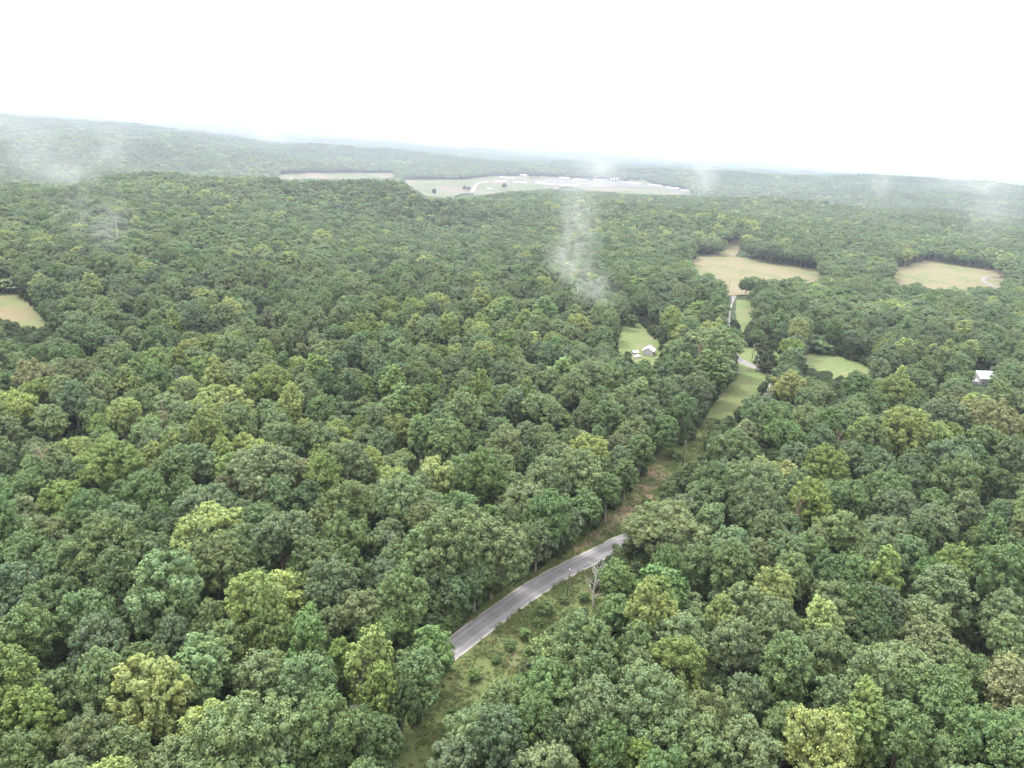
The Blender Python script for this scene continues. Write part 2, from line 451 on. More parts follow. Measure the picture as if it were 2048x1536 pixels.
VERGE_PX = [(600, 1640), (770, 1480), (860, 1350), (890, 1283), (1000, 1188), (1100, 1120), (1160, 1068), (1220, 1016), (1290, 930), (1350, 862), (1410, 800),
            (1440, 765), (1455, 720), (1560, 705), (1565, 765), (1500, 840), (1450, 900), (1410, 960), (1350, 1020), (1300, 1080), (1260, 1140), (1200, 1210),
            (1160, 1270), (1110, 1330), (1060, 1400), (980, 1480), (900, 1560), (860, 1640)]
drape('grass_verge', VERGE_PX, M_VERGE, 0.12, 'weedy green verge with reddish bare patches beside the asphalt road', 3.0)
SOIL_PX = [(1135, 1118), (1160, 1085), (1205, 1045), (1250, 1000), (1290, 940), (1315, 922), (1345, 925), (1330, 960), (1300, 1000), (1262, 1045), (1215, 1075), (1165, 1100)]
drape('cleared_ground', SOIL_PX, M_SOIL, 0.2, 'strip of reddish brown cleared soil along the edge of the wood', 2.0)
drape('meadow', [(1440, 735), (1455, 690), (1545, 682), (1640, 690), (1720, 715), (1790, 755), (1740, 800), (1640, 800), (1560, 775), (1475, 745)], M_LAWN, 0.25, 'pale green mown meadow beyond the bend of the road', 5)
drape('meadow', [(1470, 600), (1510, 598), (1504, 640), (1492, 680), (1470, 680)], M_LAWN, 0.3, 'narrow strip of bright meadow between two dark clumps of trees', 5)
drape('field', [(1370, 505), (1440, 511), (1452, 488), (1470, 480), (1486, 484), (1470, 514), (1560, 529), (1660, 543), (1690, 560), (1560, 575), (1500, 590), (1450, 595), (1400, 560)], M_HAY, 0.7, 'tan hay field beyond the bright green meadow', 9)
drape('field', [(1770, 548), (1850, 521), (1870, 519), (1905, 530), (1990, 539), (2060, 560), (2060, 590), (1960, 585), (1800, 575)], M_HAY, 0.7, 'tan hay field at the right with a road curling round its end', 9)
drape('field', [(-60, 575), (0, 583), (40, 590), (75, 618), (105, 650), (60, 665), (-60, 665)], M_LEFTFIELD, 0.5, 'green and tan pasture cut off by the left edge', 6)
drape('clearing', [(1225, 715), (1235, 670), (1250, 635), (1285, 640), (1320, 665), (1355, 690), (1365, 715), (1335, 745), (1280, 735)], M_LAWN, 0.3, 'grassy clearing round the small white house', 5)
drape('far_field', [(545, 351), (620, 347), (780, 346), (800, 351), (780, 362), (545, 362)], M_FARFIELD, 2.5, 'thin pale field behind the left ridge', 16)
drape('far_field', [(790, 358), (930, 359), (985, 352), (1060, 350), (1130, 355), (1180, 372), (1100, 385), (1000, 392), (900, 402), (850, 402)], M_FARFIELD, 2.5, 'wide pale crop field in the valley left of the farm', 16)
drape('far_field', [(1130, 355), (1290, 361), (1325, 372), (1395, 386), (1400, 396), (1270, 394), (1180, 384), (1150, 378)], M_FARFIELD, 2.5, 'green valley field right of the long pale farm sheds', 16)
drape('gravel_yard', [(1070, 362), (1120, 358), (1250, 363), (1310, 371), (1395, 386), (1370, 388), (1300, 377), (1230, 375), (1110, 374), (1062, 370)], M_YARD, 3.4, 'pale gravel yard round the long farm sheds', 14)
drape('far_field', [(1272, 344), (1320, 345), (1312, 353), (1276, 352)], M_FARFIELD, 2.5, 'small pale field on the hillside right of the farm', 16)

# road ribbons
def ribbon(name, px_pts, width, material, lift, label, sh=None):
    W = [unproject(*p) for p in px_pts]
    W = np.array([[p[0], p[1]] for p in W])
    # Catmull-Rom
    out = []
    for i in range(len(W) - 1):
        p0, p1, p2, p3 = W[max(i - 1, 0)], W[i], W[i + 1], W[min(i + 2, len(W) - 1)]
        k = max(2, int(np.linalg.norm(p2 - p1) / 2.5))
        for q in range(k):
            t = q / k
            out.append(0.5 * ((2 * p1) + (-p0 + p2) * t + (2 * p0 - 5 * p1 + 4 * p2 - p3) * t * t + (-p0 + 3 * p1 - 3 * p2 + p3) * t ** 3))
    out.append(W[-1]); L = np.array(out)
    for _ in range(3): L[1:-1] = (L[:-2] + 2 * L[1:-1] + L[2:]) / 4
    T = np.gradient(L, axis=0); T /= np.linalg.norm(T, axis=1)[:, None]
    N = np.stack([-T[:, 1], T[:, 0]], 1)
    us = np.array([-1, -0.95, -0.5, 0, 0.5, 0.95, 1]); ctr = L.mean(0)
    verts = []; uv = []
    for i, (p, nn) in enumerate(zip(L, N)):
        for u in us:
            j = 0.12 * float(vnoise(p[0], p[1], 1.7, 21)) if abs(u) == 1 else 0
            q = p + nn * (u * width / 2 + math.copysign(j, u) if u else 0)
            verts.append((q[0] - ctr[0], q[1] - ctr[1], float(ground_h(q[0], q[1])) + lift * (0.85 if abs(u) == 1 else 1) + 0.05 * (1 - u * u)))
            uv.append(((u + 1) / 2, i * 0.1))
    nU = len(us)
    faces = [(i * nU + k, i * nU + k + 1, (i + 1) * nU + k + 1, (i + 1) * nU + k) for i in range(len(L) - 1) for k in range(nU - 1)]
    me = new_mesh(name, verts, faces, [material], True)
    uvl = me.uv_layers.new(name='UVMap')
    for lp in me.loops: uvl.data[lp.index].uv = uv[lp.vertex_index]
    o = obj(name, me); o.location = (ctr[0], ctr[1], 0)
    tag(o, label, kind='structure')
    return L
ROAD_PX = [(520, 1600), (660, 1478), (775, 1390), (850, 1338), (904, 1299), (950, 1263), (1001, 1226), (1047, 1192), (1097, 1161), (1140, 1137), (1190, 1113), (1240, 1086),
           (1300, 1062), (1375, 1020), (1450, 935), (1500, 840), (1545, 785), (1552, 757), (1530, 742), (1500, 731), (1475, 719), (1462, 700), (1452, 665), (1452, 625), (1462, 596), (1480, 580), (1520, 572)]
ribbon('gravel_shoulder', ROAD_PX, 6.5, M_SHOULDER, 0.26, 'thin gravel shoulder along both edges of the asphalt road')
ROAD_L = ribbon('road', ROAD_PX, 5.7, M_ROAD, 0.34, 'narrow worn grey asphalt road curving up through the wood')
ribbon('road', [(2090, 600), (2030, 585), (1990, 576), (1972, 568), (1966, 561), (1975, 556), (2000, 556), (2060, 562)], 4.5, M_ROAD, 1.2, 'pale road end curling round the field at the right edge')
ribbon('farm_track', [(945, 385), (950, 375), (956, 368), (975, 366)], 9.0, M_SHOULDER, 3.2, 'pale gravel farm track crossing the crop field')

# ------------------------------------------------------------------ tree meshes
def quad_mesh(name, V, Q, leafvar, mats, matidx=None):
    me = bpy.data.meshes.new(name)
    me.vertices.add(len(V)); me.vertices.foreach_set('co', np.asarray(V, np.float32).ravel())
    tot = np.array([len(q) if not isinstance(Q, np.ndarray) else Q.shape[1] for q in Q], np.int32) if not isinstance(Q, np.ndarray) else np.full(len(Q), Q.shape[1], np.int32)
    loops = np.asarray(Q, np.int32).ravel() if isinstance(Q, np.ndarray) else np.concatenate([np.asarray(q, np.int32) for q in Q])
    start = np.concatenate([[0], np.cumsum(tot)[:-1]]).astype(np.int32)
    me.loops.add(len(loops)); me.loops.foreach_set('vertex_index', loops)
    me.polygons.add(len(tot)); me.polygons.foreach_set('loop_start', start); me.polygons.foreach_set('loop_total', tot)
    for m in mats: me.materials.append(m)
    if matidx is not None: me.polygons.foreach_set('material_index', np.asarray(matidx, np.int32))
    a = me.attributes.new('leafvar', 'FLOAT', 'FACE'); a.data.foreach_set('value', np.asarray(leafvar, np.float32))
    me.update()
    return me

def unit(v): return v / (np.linalg.norm(v, axis=-1, keepdims=True) + 1e-9)
_t = (1 + 5 ** 0.5) / 2
ICO_V = unit(np.array([(-1, _t, 0), (1, _t, 0), (-1, -_t, 0), (1, -_t, 0), (0, -1, _t), (0, 1, _t), (0, -1, -_t), (0, 1, -_t), (_t, 0, -1), (_t, 0, 1), (-_t, 0, -1), (-_t, 0, 1)], float))
ICO_F = np.array([(0, 11, 5), (0, 5, 1), (0, 1, 7), (0, 7, 10), (0, 10, 11), (1, 5, 9), (5, 11, 4), (11, 10, 2), (10, 7, 6), (7, 1, 8), (3, 9, 4), (3, 4, 2), (3, 2, 6), (3, 6, 8), (3, 8, 9), (4, 9, 5), (2, 4, 11), (6, 2, 10), (8, 6, 7), (9, 8, 1)])

def leaf_quads(rng, P, Nrm, size):
    n = len(P)
    a = unit(np.cross(Nrm, rng.normal(size=(n, 3)))); b = np.cross(Nrm, a)
    s = size[:, None]
    asp = rng.uniform(0.55, 1.0, (n, 1))
    V = np.stack([P + a * s, P + b * s * asp, P - a * s * rng.uniform(0.7, 1, (n, 1)), P - b * s * asp], 1)
    V[:, 0] -= Nrm * s * 0.25; V[:, 2] -= Nrm * s * 0.25         # slightly cupped
    return V.reshape(-1, 3), np.arange(4 * n).reshape(-1, 4)

def lobe_centres(rng, W, Hc, zc, nl, lr, low=-0.45, style='B'):
    rx = max(W / 2 - lr * 0.75, 0.3); rz = max(Hc / 2 - lr * 0.75, 0.3)
    ph = rng.uniform(0, 6.28, 3); pts = []
    k1, k2 = rng.integers(2, 4), rng.integers(3, 6)
    nd = int(rng.integers(3, 6)); a0 = rng.uniform(0, 6.28)
    dom = np.array([(math.cos(a0 + 6.28 * i / nd + rng.uniform(-.4, .4)) * rx * rng.uniform(.35, .55), math.sin(a0 + 6.28 * i / nd + rng.uniform(-.4, .4)) * rx * rng.uniform(.35, .55),
                     zc + rz * rng.uniform(-0.35, 0.25), rng.uniform(.45, .62), rng.uniform(.6, .8)) for i in range(nd)])
    inner = [] if style == 'C' else [np.array([*(rng.uniform(-0.42, 0.42, 2) * rx), zc + rng.uniform(-0.5, 0.55) * rz]) for _ in range(nl // 5)]
    while len(pts) < nl - len(inner):
        best = None; bd = -1
        for _ in range(7):
            d = unit(rng.normal(size=3))
            if d[2] < low: continue
            if style == 'M':
                q = int(rng.integers(nd)); p = np.array([dom[q, 0], dom[q, 1], dom[q, 2]]) + d * np.array([dom[q, 3] * rx, dom[q, 3] * rx, rz * dom[q, 4]]) * rng.uniform(0.8, 1.03)
                dd = min([np.linalg.norm(p - q2) for q2 in pts], default=9)
                if dd > bd: best, bd = p, dd
                continue
            az = math.atan2(d[1], d[0])
            f = rng.uniform(0.70, 1.08) * (1 + 0.15 * math.sin(k1 * az + ph[0]) + 0.12 * math.sin(k2 * az + ph[1]))
            if style == 'C': sh = (1 - 0.75 * max(0, (d[2] + 0.5) / 1.5) ** 1.2)
            elif style == 'T': sh = 1 - 0.25 * max(0, d[2])
            else: sh = 1.0
            zk = (0.86 + 0.18 * rng.random() + 0.10 * math.sin(k1 * az + ph[2]))
            p = np.array([d[0] * rx * f * sh, d[1] * rx * f * sh, zc + d[2] * rz * zk])
            dd = min([np.linalg.norm(p - q) for q in pts], default=9)
            if dd > bd: best, bd = p, dd
        if best is not None: pts.append(best)
    return np.array(pts + inner)

def make_tree(rng, W, Hc, H, nl, lr, nc, nq, ls, crad, style='B', low=-0.45, zs=1.0, cores=True):
    """crown as clumps of leaf sprays on lobes; returns verts, faces, leafvar, lobe centres"""
    zc = H - Hc / 2
    L = lobe_centres(rng, W, Hc, zc, nl, lr, low, style)
    LR = lr * rng.uniform(0.75, 1.25, nl)
    VV, FF, LV, off = [], [], [], 0
    axis = np.array([0, 0, zc])
    for c, r in zip(L, LR):
        out = unit(c - axis - np.array([0, 0, -Hc * 0.15]))
        d = unit(rng.normal(size=(nc, 3)) + 0.75 * out + np.array([0, 0, 0.45]))
        cc = c + d * (r * rng.uniform(0.72, 1.08, (nc, 1))) * np.array([1, 1, zs])
        cr = crad * rng.uniform(0.7, 1.3, nc)
        e = unit(rng.normal(size=(nc, nq, 3)) + 0.45 * d[:, None, :] + np.array([0, 0, 0.3]))
        P = cc[:, None, :] + e * cr[:, None, None] * rng.uniform(0.7, 1.05, (nc, nq, 1))
        N = unit(e + 0.32 * rng.normal(size=(nc, nq, 3)) + np.array([0, 0, 0.12]))
        V, Q = leaf_quads(rng, P.reshape(-1, 3), N.reshape(-1, 3), ls * rng.uniform(0.65, 1.25, nc * nq))
        lobev = rng.uniform(-0.14, 0.14); clv = np.repeat(rng.uniform(-0.12, 0.12, nc), nq)
        VV.append(V); FF += [Q + off]; LV.append(np.clip(0.5 + lobev + clv + rng.uniform(-0.3, 0.3, nc * nq), 0, 1)); off += len(V)
    faces = [f for F in FF for f in F]
    lv = np.concatenate(LV)
    if cores:
        for c, r in zip(L, LR):
            v = c + ICO_V * r * 0.58 * rng.uniform(0.8, 1.15, (12, 1)) * np.array([1, 1, zs])
            VV.append(v); faces += list(ICO_F + off); off += 12
            lv = np.concatenate([lv, np.full(20, 0.35)])
    return np.vstack(VV), faces, lv, L

def trunk_mb(rng, H, zc, L, rad, n=6, limbs=5):
    mb = MB(); bx, by = rng.uniform(-0.4, 0.4, 2)
    mb.tube([(0, 0, -1.0), (0, 0, 0.4), (bx * 0.4, by * 0.4, H * 0.25), (bx, by, H * 0.5), (bx * 1.2, by * 1.2, H * 0.8)],
            [rad * 1.5, rad * 1.15, rad * 0.85, rad * 0.6, rad * 0.15], n)
    idx = rng.permutation(len(L))[:limbs]
    for i in idx:
        z0 = H * rng.uniform(0.28, 0.5); e = L[i]
        s = np.array([bx * z0 / H * 2, by * z0 / H * 2, z0]); m = s * 0.45 + e * 0.55 + np.array([0, 0, 0.3])
        mb.tube([s, m, e], [rad * 0.42, rad * 0.26, rad * 0.08], 5, False)
    return mb

HI, HI_JOINT, MID = [], [], []
SPEC_HI = [  # form, W, Hc, H, lobes, lobe radius, clumps, leaves, leaf size, clump radius, style, low, zs
    ('B', 12.5, 13.5, 20, 50, 1.55, 10, 27, 0.225, 0.72, 'B', -0.8, 1.0),
    ('B', 12.0, 12.5, 19, 46, 1.60, 10, 27, 0.225, 0.74, 'B', -0.8, 0.95),
    ('B', 14.0, 14.0, 21, 59, 1.60, 10, 27, 0.225, 0.74, 'B', -0.8, 1.0),
    ('B', 10.5, 13.5, 20, 41, 1.50, 10, 27, 0.225, 0.69, 'T', -0.8, 1.1),
    ('B', 17.0, 15.0, 21, 89, 1.60, 10, 27, 0.225, 0.74, 'B', -0.8, 1.0),
    ('B', 21.0, 16.0, 22, 120, 1.70, 10, 27, 0.225, 0.79, 'B', -0.8, 1.0),
    ('T', 9.5, 15.5, 21, 46, 1.40, 10, 27, 0.225, 0.67, 'T', -0.85, 1.15),
    ('T', 9.0, 14.5, 20, 41, 1.35, 10, 27, 0.225, 0.64, 'T', -0.85, 1.2),
    ('T', 11.5, 16.5, 22, 59, 1.45, 10, 27, 0.225, 0.69, 'B', -0.85, 1.1),
    ('T', 14.5, 17.0, 22, 80, 1.50, 10, 27, 0.225, 0.72, 'B', -0.85, 1.1),
    ('B', 13.0, 13.5, 20, 50, 1.50, 10, 27, 0.225, 0.72, 'M', -0.8, 1.0),
    ('B', 11.5, 13.0, 19, 44, 1.45, 10, 27, 0.225, 0.70, 'M', -0.8, 1.0),
    ('B', 15.5, 14.0, 21, 66, 1.50, 10, 27, 0.225, 0.72, 'M', -0.8, 1.0),
    ('T', 10.5, 16.0, 22, 50, 1.35, 10, 27, 0.225, 0.66, 'M', -0.8, 1.15),
    ('P', 7.0, 17.0, 21, 34, 1.20, 10, 27, 0.225, 0.58, 'T', -0.8, 1.7),
    ('P', 7.5, 13.5, 20, 29, 1.20, 10, 27, 0.225, 0.58, 'T', -0.8, 1.8),
    ('S', 7.0, 7.5, 9, 23, 1.20, 10, 27, 0.225, 0.59, 'B', -0.9, 1.0),
    ('S', 6.0, 7.0, 8.0, 20, 1.10, 10, 27, 0.225, 0.56, 'B', -0.9, 1.1),
    ('C', 6.5, 10.0, 10.5, 34, 0.85, 12, 13, 0.20, 0.35, 'C', -0.95, 1.1),
    ('C', 6.0, 9.0, 9.3, 30, 0.85, 12, 13, 0.20, 0.35, 'C', -0.95, 1.0),
]
INST = bpy.data.collections.new('tree_library')      # never linked to the scene: only feeds the forest's geometry nodes
def lib_add(me, k, pre):
    o = bpy.data.objects.new('%s_%02d' % (pre, k), me); INST.objects.link(o)
nlib = 0
def join_mesh(name, cv, cf, clv, tmb):
    off = len(cv); V = np.vstack([cv, np.array(tmb.v)]); F = list(cf) + [np.array(f) + off for f in tmb.f]
    mi = [0] * len(cf) + [1] * len(tmb.f); lv = np.concatenate([clv, np.full(len(tmb.f), 0.5)])
    return quad_mesh(name, V, F, lv, [M_FOL, M_BARK], mi)
for k, sp in enumerate(SPEC_HI):
    form, W, Hc, H, nl, lr, nc, nq, ls, crd, st, low, zs = sp
    rng = np.random.default_rng(100 + k)
    V, F, lv, L = make_tree(rng, W, Hc, H, nl, lr, nc, nq, ls, crd, st, low, zs)
    tm = trunk_mb(rng, H, H - Hc / 2, L, 0.16 + 0.012 * H)
    cm = quad_mesh('crown', V, F, lv, [M_FOL])
    HI.append(dict(form=form, W=W, H=H, Hc=Hc, crown=cm, trunk=tm.mesh('trunk', [M_BARK], True)))
    lib_add(join_mesh('tree_near', V, F, lv, tm), k, 'a_tree'); nlib += 1
N_HI = len(SPEC_HI)
IS = [i for i, q in enumerate(SPEC_HI) if q[0] == 'S'][0]
MID_SPEC = [(12, 11, 20, 'B', 1.0, -0.5), (11, 12, 20, 'T', 1.1, -0.6), (13, 11, 19, 'B', 0.9, -0.5), (9, 14, 21, 'T', 1.3, -0.7), (10, 12, 19, 'B', 1.0, -0.6), (8, 12, 18, 'T', 1.5, -0.7)]
for k, (W, Hc, H, st, zs, low) in enumerate(MID_SPEC):
    rng = np.random.default_rng(300 + k)
    V, F, lv, L = make_tree(rng, W, Hc, H, 24, 1.7, 7, 7, 0.58, 0.65, st, low, zs)
    lib_add(join_mesh('tree_mid', V, F, lv, trunk_mb(rng, H, H - Hc / 2, L, 0.35, 4, 2)), k, 'b_tree'); nlib += 1
N_MID = len(MID_SPEC)
# canopy pieces of the far woods, 50 m across
for k in range(6):
    rng = np.random.default_rng(500 + k); VV, FF, LV, off = [], [], [], 0
    pts = []
    while len(pts) < 26:
        p = rng.uniform(-27, 27, 2)
        if np.hypot(*p) < 31 and all(np.hypot(*(p - q)) > 7 for q in pts) or rng.random() < 0.01: pts.append(p)
    for p in pts:
        W = rng.uniform(8, 13); H = rng.uniform(14, 22); Hc = rng.uniform(9, 12)
        V, F, lv, L = make_tree(rng, W, Hc, H, 7, 2.4, 3, 4, 1.25, 0.9, 'B', -0.3)
        V = V + np.array([p[0], p[1], 0]); t = rng.uniform(-0.25, 0.25)
        VV.append(V); FF += [np.array(f) + off for f in F]; LV.append(np.clip(lv + t, 0, 1)); off += len(V)
    lib_add(quad_mesh('canopy_far', np.vstack(VV), FF, np.concatenate(LV), [M_FOL]), k, 'c_canopy'); nlib += 1
N_FAR = 6

# ------------------------------------------------------------------ tints
TK = 1.45
TINT = {
    'g': ((0.050, 0.080, 0.037), 'mid green'), 'l': ((0.074, 0.103, 0.057), 'pale green'), 'y': ((0.080, 0.114, 0.038), 'yellow-green'),
    'd': ((0.031, 0.050, 0.027), 'dark green'), 'o': ((0.062, 0.082, 0.042), 'olive'), 'b': ((0.054, 0.080, 0.051), 'grey-green'),
    't': ((0.104, 0.112, 0.062), 'tan-brown'), 'r': ((0.060, 0.100, 0.040), 'bright green'), 'c': ((0.028, 0.040, 0.020), 'blackish green'),
    'k': ((0.054, 0.063, 0.038), 'brown-green'), 'v': ((0.108, 0.140, 0.056), 'light yellow-green')}
TINT = {k: (tuple(c * TK * m for c, m in zip(v[0], (1.06, 1.03, 0.92))), v[1]) for k, v in TINT.items()}

# hand-read crowns: x, y of the crown's middle, width (photograph pixels), tint, form, optional label
TREES = """
32 1265 100 g B|174 1227 95 l B|104 1202 90 d B|231 1154 75 g T|329 1186 115 l T|433 1132 115 o B|506 1202 95 v T|522 1328 105 l B|399 1319 100 l T|300 1382 128 v T
206 1366 82 l T|285 1325 76 g T|617 1410 145 l B|481 1496 165 l B|63 1430 80 y T|112 1392 80 g S|177 1490 95 o B|253 1496 80 o T|38 1512 100 g B|338 1526 95 l B
563 1072 112 b B|206 1088 115 g B|127 1108 100 g B|32 1100 90 g B|73 1158 60 k S|588 1185 80 y S|601 1132 70 r B|424 1069 95 o B|294 1100 100 b B|607 1271 85 r T
630 1112 85 g T|664 1164 95 b T|718 1208 105 o B|804 1190 105 o T|738 1232 80 o B|770 1275 120 g B|866 1292 80 r T|838 1362 110 g T|806 1402 66 d B|762 1385 62 y P|680 1322 56 y T
640 1380 130 l B|705 1455 92 d B|755 1478 84 d T|1402 990 78 b B|1372 1012 66 b B|1420 935 60 b B|640 1480 130 g B|570 1512 90 l T|902 1097 125 l T|987 1100 140 l T|835 1107 60 l P|876 1170 80 d B|930 1186 80 b T|960 1150 90 b B
971 1392 105 o B|1019 1379 56 y S|933 1452 120 l B|905 1510 110 b B|1000 1464 90 b T|1066 1434 95 g B|1145 1449 80 d B|1152 1256 120 l B|1163 1300 125 o B|1090 1306 70 l S
1211 1143 80 r T|1330 1055 175 l B|1323 1176 88 r S|1271 1145 50 c C|1303 1118 50 k C|1290 1211 66 v P|1321 1243 66 v T|1360 1262 92 l B|1353 1318 112 y T|1442 1224 50 v P
1451 1190 56 b S|1482 1216 72 l T|1467 1120 80 g T|1515 1106 62 o T|1575 1096 70 l T|1584 1152 78 l B|1543 1198 78 v T|1549 1262 100 l T|1594 1282 60 t S|1473 1286 90 l B
1575 1328 92 g T|1654 1316 110 g B|1679 1146 92 d B|1670 1226 95 o B|1720 1230 85 d B|1189 1425 100 l T|1296 1394 140 l B|1321 1442 125 l B|1404 1432 135 o B|1416 1500 100 l B
1511 1500 110 l B|1473 1424 60 g T|1499 1387 85 b B|1575 1460 92 o B|1638 1492 118 v B|1125 1463 80 d T|1277 1520 80 y B|1215 1495 90 g B
1702 1145 85 g B|1769 1142 60 y P|1816 1106 75 b T|1914 1128 68 y T|2006 1148 90 g B|1889 1172 82 l T|1984 1078 50 g P|1848 1229 82 l B|1737 1260 80 d B|1671 1192 80 o B
2016 1229 90 b B|1868 1280 105 o B|2031 1280 80 l B|1800 1325 125 l B|1924 1322 108 g B|1955 1346 70 t B|2019 1368 82 t B|1864 1386 125 g B|1728 1442 78 y P|1702 1388 56 g S
1797 1474 85 g T|1993 1474 130 g B|1870 1508 90 g B|1753 1409 62 g S|1671 1477 80 v B|2031 1520 90 l B|1900 1440 100 g B
1445 695 105 l B|1425 745 66 g P|1452 735 60 b P|1580 770 62 v B|1549 738 60 b B|1534 718 42 c C|1530 691 38 c C|1586 716 42 b S|1475 795 85 b B|1463 893 88 l B
1634 788 66 o B|1697 767 62 g B|1704 832 80 l B|1789 792 62 y T|1887 832 85 b B|1976 842 88 t B|1811 868 84 v T|1621 842 88 l B|1571 873 74 g B|1700 915 62 b T
1757 937 66 b B|1653 938 74 y T|1906 914 92 b B|1833 957 62 d B|1919 958 76 o B|1776 975 76 g B|1511 968 115 l B|1505 1012 110 b B|1466 1086 90 b B|1577 1040 70 t S
1672 1000 90 g B|1795 1012 80 b B|1685 1052 80 l B|1767 1052 80 b B|1874 1034 90 b B|1620 1010 70 y T|1565 955 60 t S|1735 880 66 g B
875 760 34 y P|903 804 24 y P|930 794 24 y P|962 789 38 y P|1006 807 30 y P|1050 799 36 y P|834 812 40 y P|785 771 46 y P|733 776 30 y P|638 749 50 y P
897 874 76 r T|718 849 44 y B|785 948 76 v B|875 941 80 v B|960 948 95 g B|803 1004 100 l B|1093 951 88 l B|1178 900 78 v T|1162 938 92 l B|1100 1028 100 g B
1050 1000 90 l B|697 1004 92 o B|865 1054 90 o B|1222 763 60 l T|1085 816 80 l B|1144 779 70 l B|1290 825 68 b T|1330 795 66 b T|1262 863 66 l B|1240 890 56 k B
31 816 66 v B|69 788 60 y B|253 763 46 y P|212 720 56 o B|469 685 48 y B|416 691 40 y B|312 726 60 y B|400 726 60 y B|312 757 60 g B|431 760 44 v P
544 766 90 y B|631 748 44 y P|72 757 76 t B|162 760 90 k B|200 673 60 g B|219 920 92 y B|94 913 80 o B|390 916 80 b B|403 1007 104 b B|419 1048 115 v B
566 1054 100 b B|287 982 80 g B|525 935 125 l B|609 945 62 t B|612 992 70 d B|119 991 74 y B|87 1057 84 o B|247 1044 80 b B|175 1023 80 g B|330 1060 80 d B
1120 905 80 l B|1290 905 64 g T|1262 945 66 g T|1225 975 66 g T|1190 1015 72 g T|1140 1045 76 b T|1100 1085 76 b T|1050 1085 70 g T|1325 860 60 g T|1365 815 52 g T|1395 780 50 b T
1340 740 50 b B|1215 830 60 g T|700 1075 90 g B|780 1075 80 b B|490 1100 90 g B|700 930 80 b B|640 880 80 l B|560 860 70 l B|470 850 74 l B|380 830 70 g B
"""
CUSTOM = {
    (1330, 1055): 'largest round pale green tree, hiding the point where the road disappears',
    (1211, 1143): 'two-topped bright green tree behind the white dead tree by the road',
    (866, 1292): 'bright green tree whose crown covers the lower end of the visible road',
    (762, 1385): 'narrow yellow-green tree with golden tip right of the bare brown tree',
    (680, 1322): 'yellow-green tree just left of the bare brown tree',
    (1323, 1176): 'short bright green tufted tree between the dark cedars and pale crowns',
    (1290, 1211): 'lightest yellow-green treetop, right of the white dead tree',
    (1530, 691): 'round blackish cedar on the mown meadow beside the far utility poles',
    (1534, 718): 'blackish cedar at the road end below the round meadow cedar',
    (1303, 1118): 'brownish pointed cedar in front of the largest round pale tree',
    (1271, 1145): 'dark cedar right of the two-topped tree by the road',
    (1976, 842): 'tan-brown crown in front of the white-roofed house at the right edge',
    (1463, 893): 'pale broad tree overhanging the grass strip beside the middle utility pole',
    (962, 789): 'tallest of the narrow yellow-green poplars standing in the middle of the wood',
    (1445, 695): 'broad pale tree left of the far road bend and meadow',
    (1152, 1256): 'pale rounded tree at the verge just below the white dead tree',
    (1163, 1300): 'olive rounded tree below the white dead tree, second from the verge',
    (2019, 1368): 'yellow-tan leafed tree at the right edge near the bottom',
}
def find_hi(form, seed, wm=None):
    c = [i for i, h in enumerate(HI) if h['form'] == form]
    if wm is not None and form in 'BT':
        c.sort(key=lambda i: abs(math.log(HI[i]['W'] / wm))); c = [i for i in c if abs(math.log(HI[i]['W'] / wm)) < 0.26][:4] or c[:1]
    return c[seed % len(c)]
# ------------------------------------------------------------------ places the photograph shows open
OPEN = [
    [(790, 1560), (810, 1480), (850, 1440), (890, 1380), (905, 1318), (903, 1280), (960, 1232), (1020, 1190), (1060, 1155), (1130, 1115), (1150, 1085), (1200, 1055), (1240, 1015), (1275, 970), (1310, 925), (1345, 895),
     (1375, 895), (1385, 915), (1355, 940), (1320, 975), (1290, 985), (1255, 1045), (1240, 1085), (1190, 1110), (1170, 1200), (1130, 1225), (1085, 1262), (1050, 1300), (1030, 1340), (960, 1385), (900, 1440), (860, 1500), (850, 1560)],
    [(1950, 750), (1986, 750), (1986, 770), (1950, 770)],
    [(1372, 905), (1398, 862), (1425, 812), (1442, 822), (1412, 872), (1386, 915)],
    [(1478, 722), (1535, 742), (1500, 800), (1440, 835), (1425, 812), (1450, 782), (1478, 752)],
    [(1478, 695), (1545, 700), (1560, 715), (1540, 748), (1475, 728)],
    [(1600, 712), (1640, 708), (1700, 722), (1755, 748), (1700, 756), (1610, 728)],
    [(1478, 603), (1502, 603), (1497, 640), (1486, 668), (1478, 640)],
    [(1385, 512), (1440, 514), (1455, 492), (1480, 488), (1467, 516), (1560, 532), (1648, 545), (1630, 556), (1555, 546), (1490, 545), (1478, 570), (1458, 582), (1440, 545), (1400, 535)],
    [(1788, 546), (1850, 523), (1900, 531), (1975, 541), (2012, 570), (1960, 566), (1880, 570), (1800, 560)],
    [(-40, 580), (0, 586), (38, 592), (68, 620), (92, 645), (60, 650), (0, 632), (-40, 625)],
    [(1236, 690), (1240, 665), (1255, 642), (1275, 645), (1300, 672), (1312, 684), (1311, 712), (1285, 712), (1262, 700), (1235, 708)],
    [(1335, 712), (1350, 702), (1345, 722), (1328, 730)],
    [(558, 351), (620, 348), (778, 347), (790, 350), (780, 354), (560, 356)],
    [(808, 361), (930, 361), (985, 354), (1060, 352), (1130, 357), (1290, 362), (1322, 373), (1390, 387), (1330, 388), (1270, 386), (1200, 381), (1100, 375), (1010, 381), (940, 391), (870, 393), (845, 385)],
    [(1278, 344), (1318, 346), (1308, 352), (1282, 351)],
]
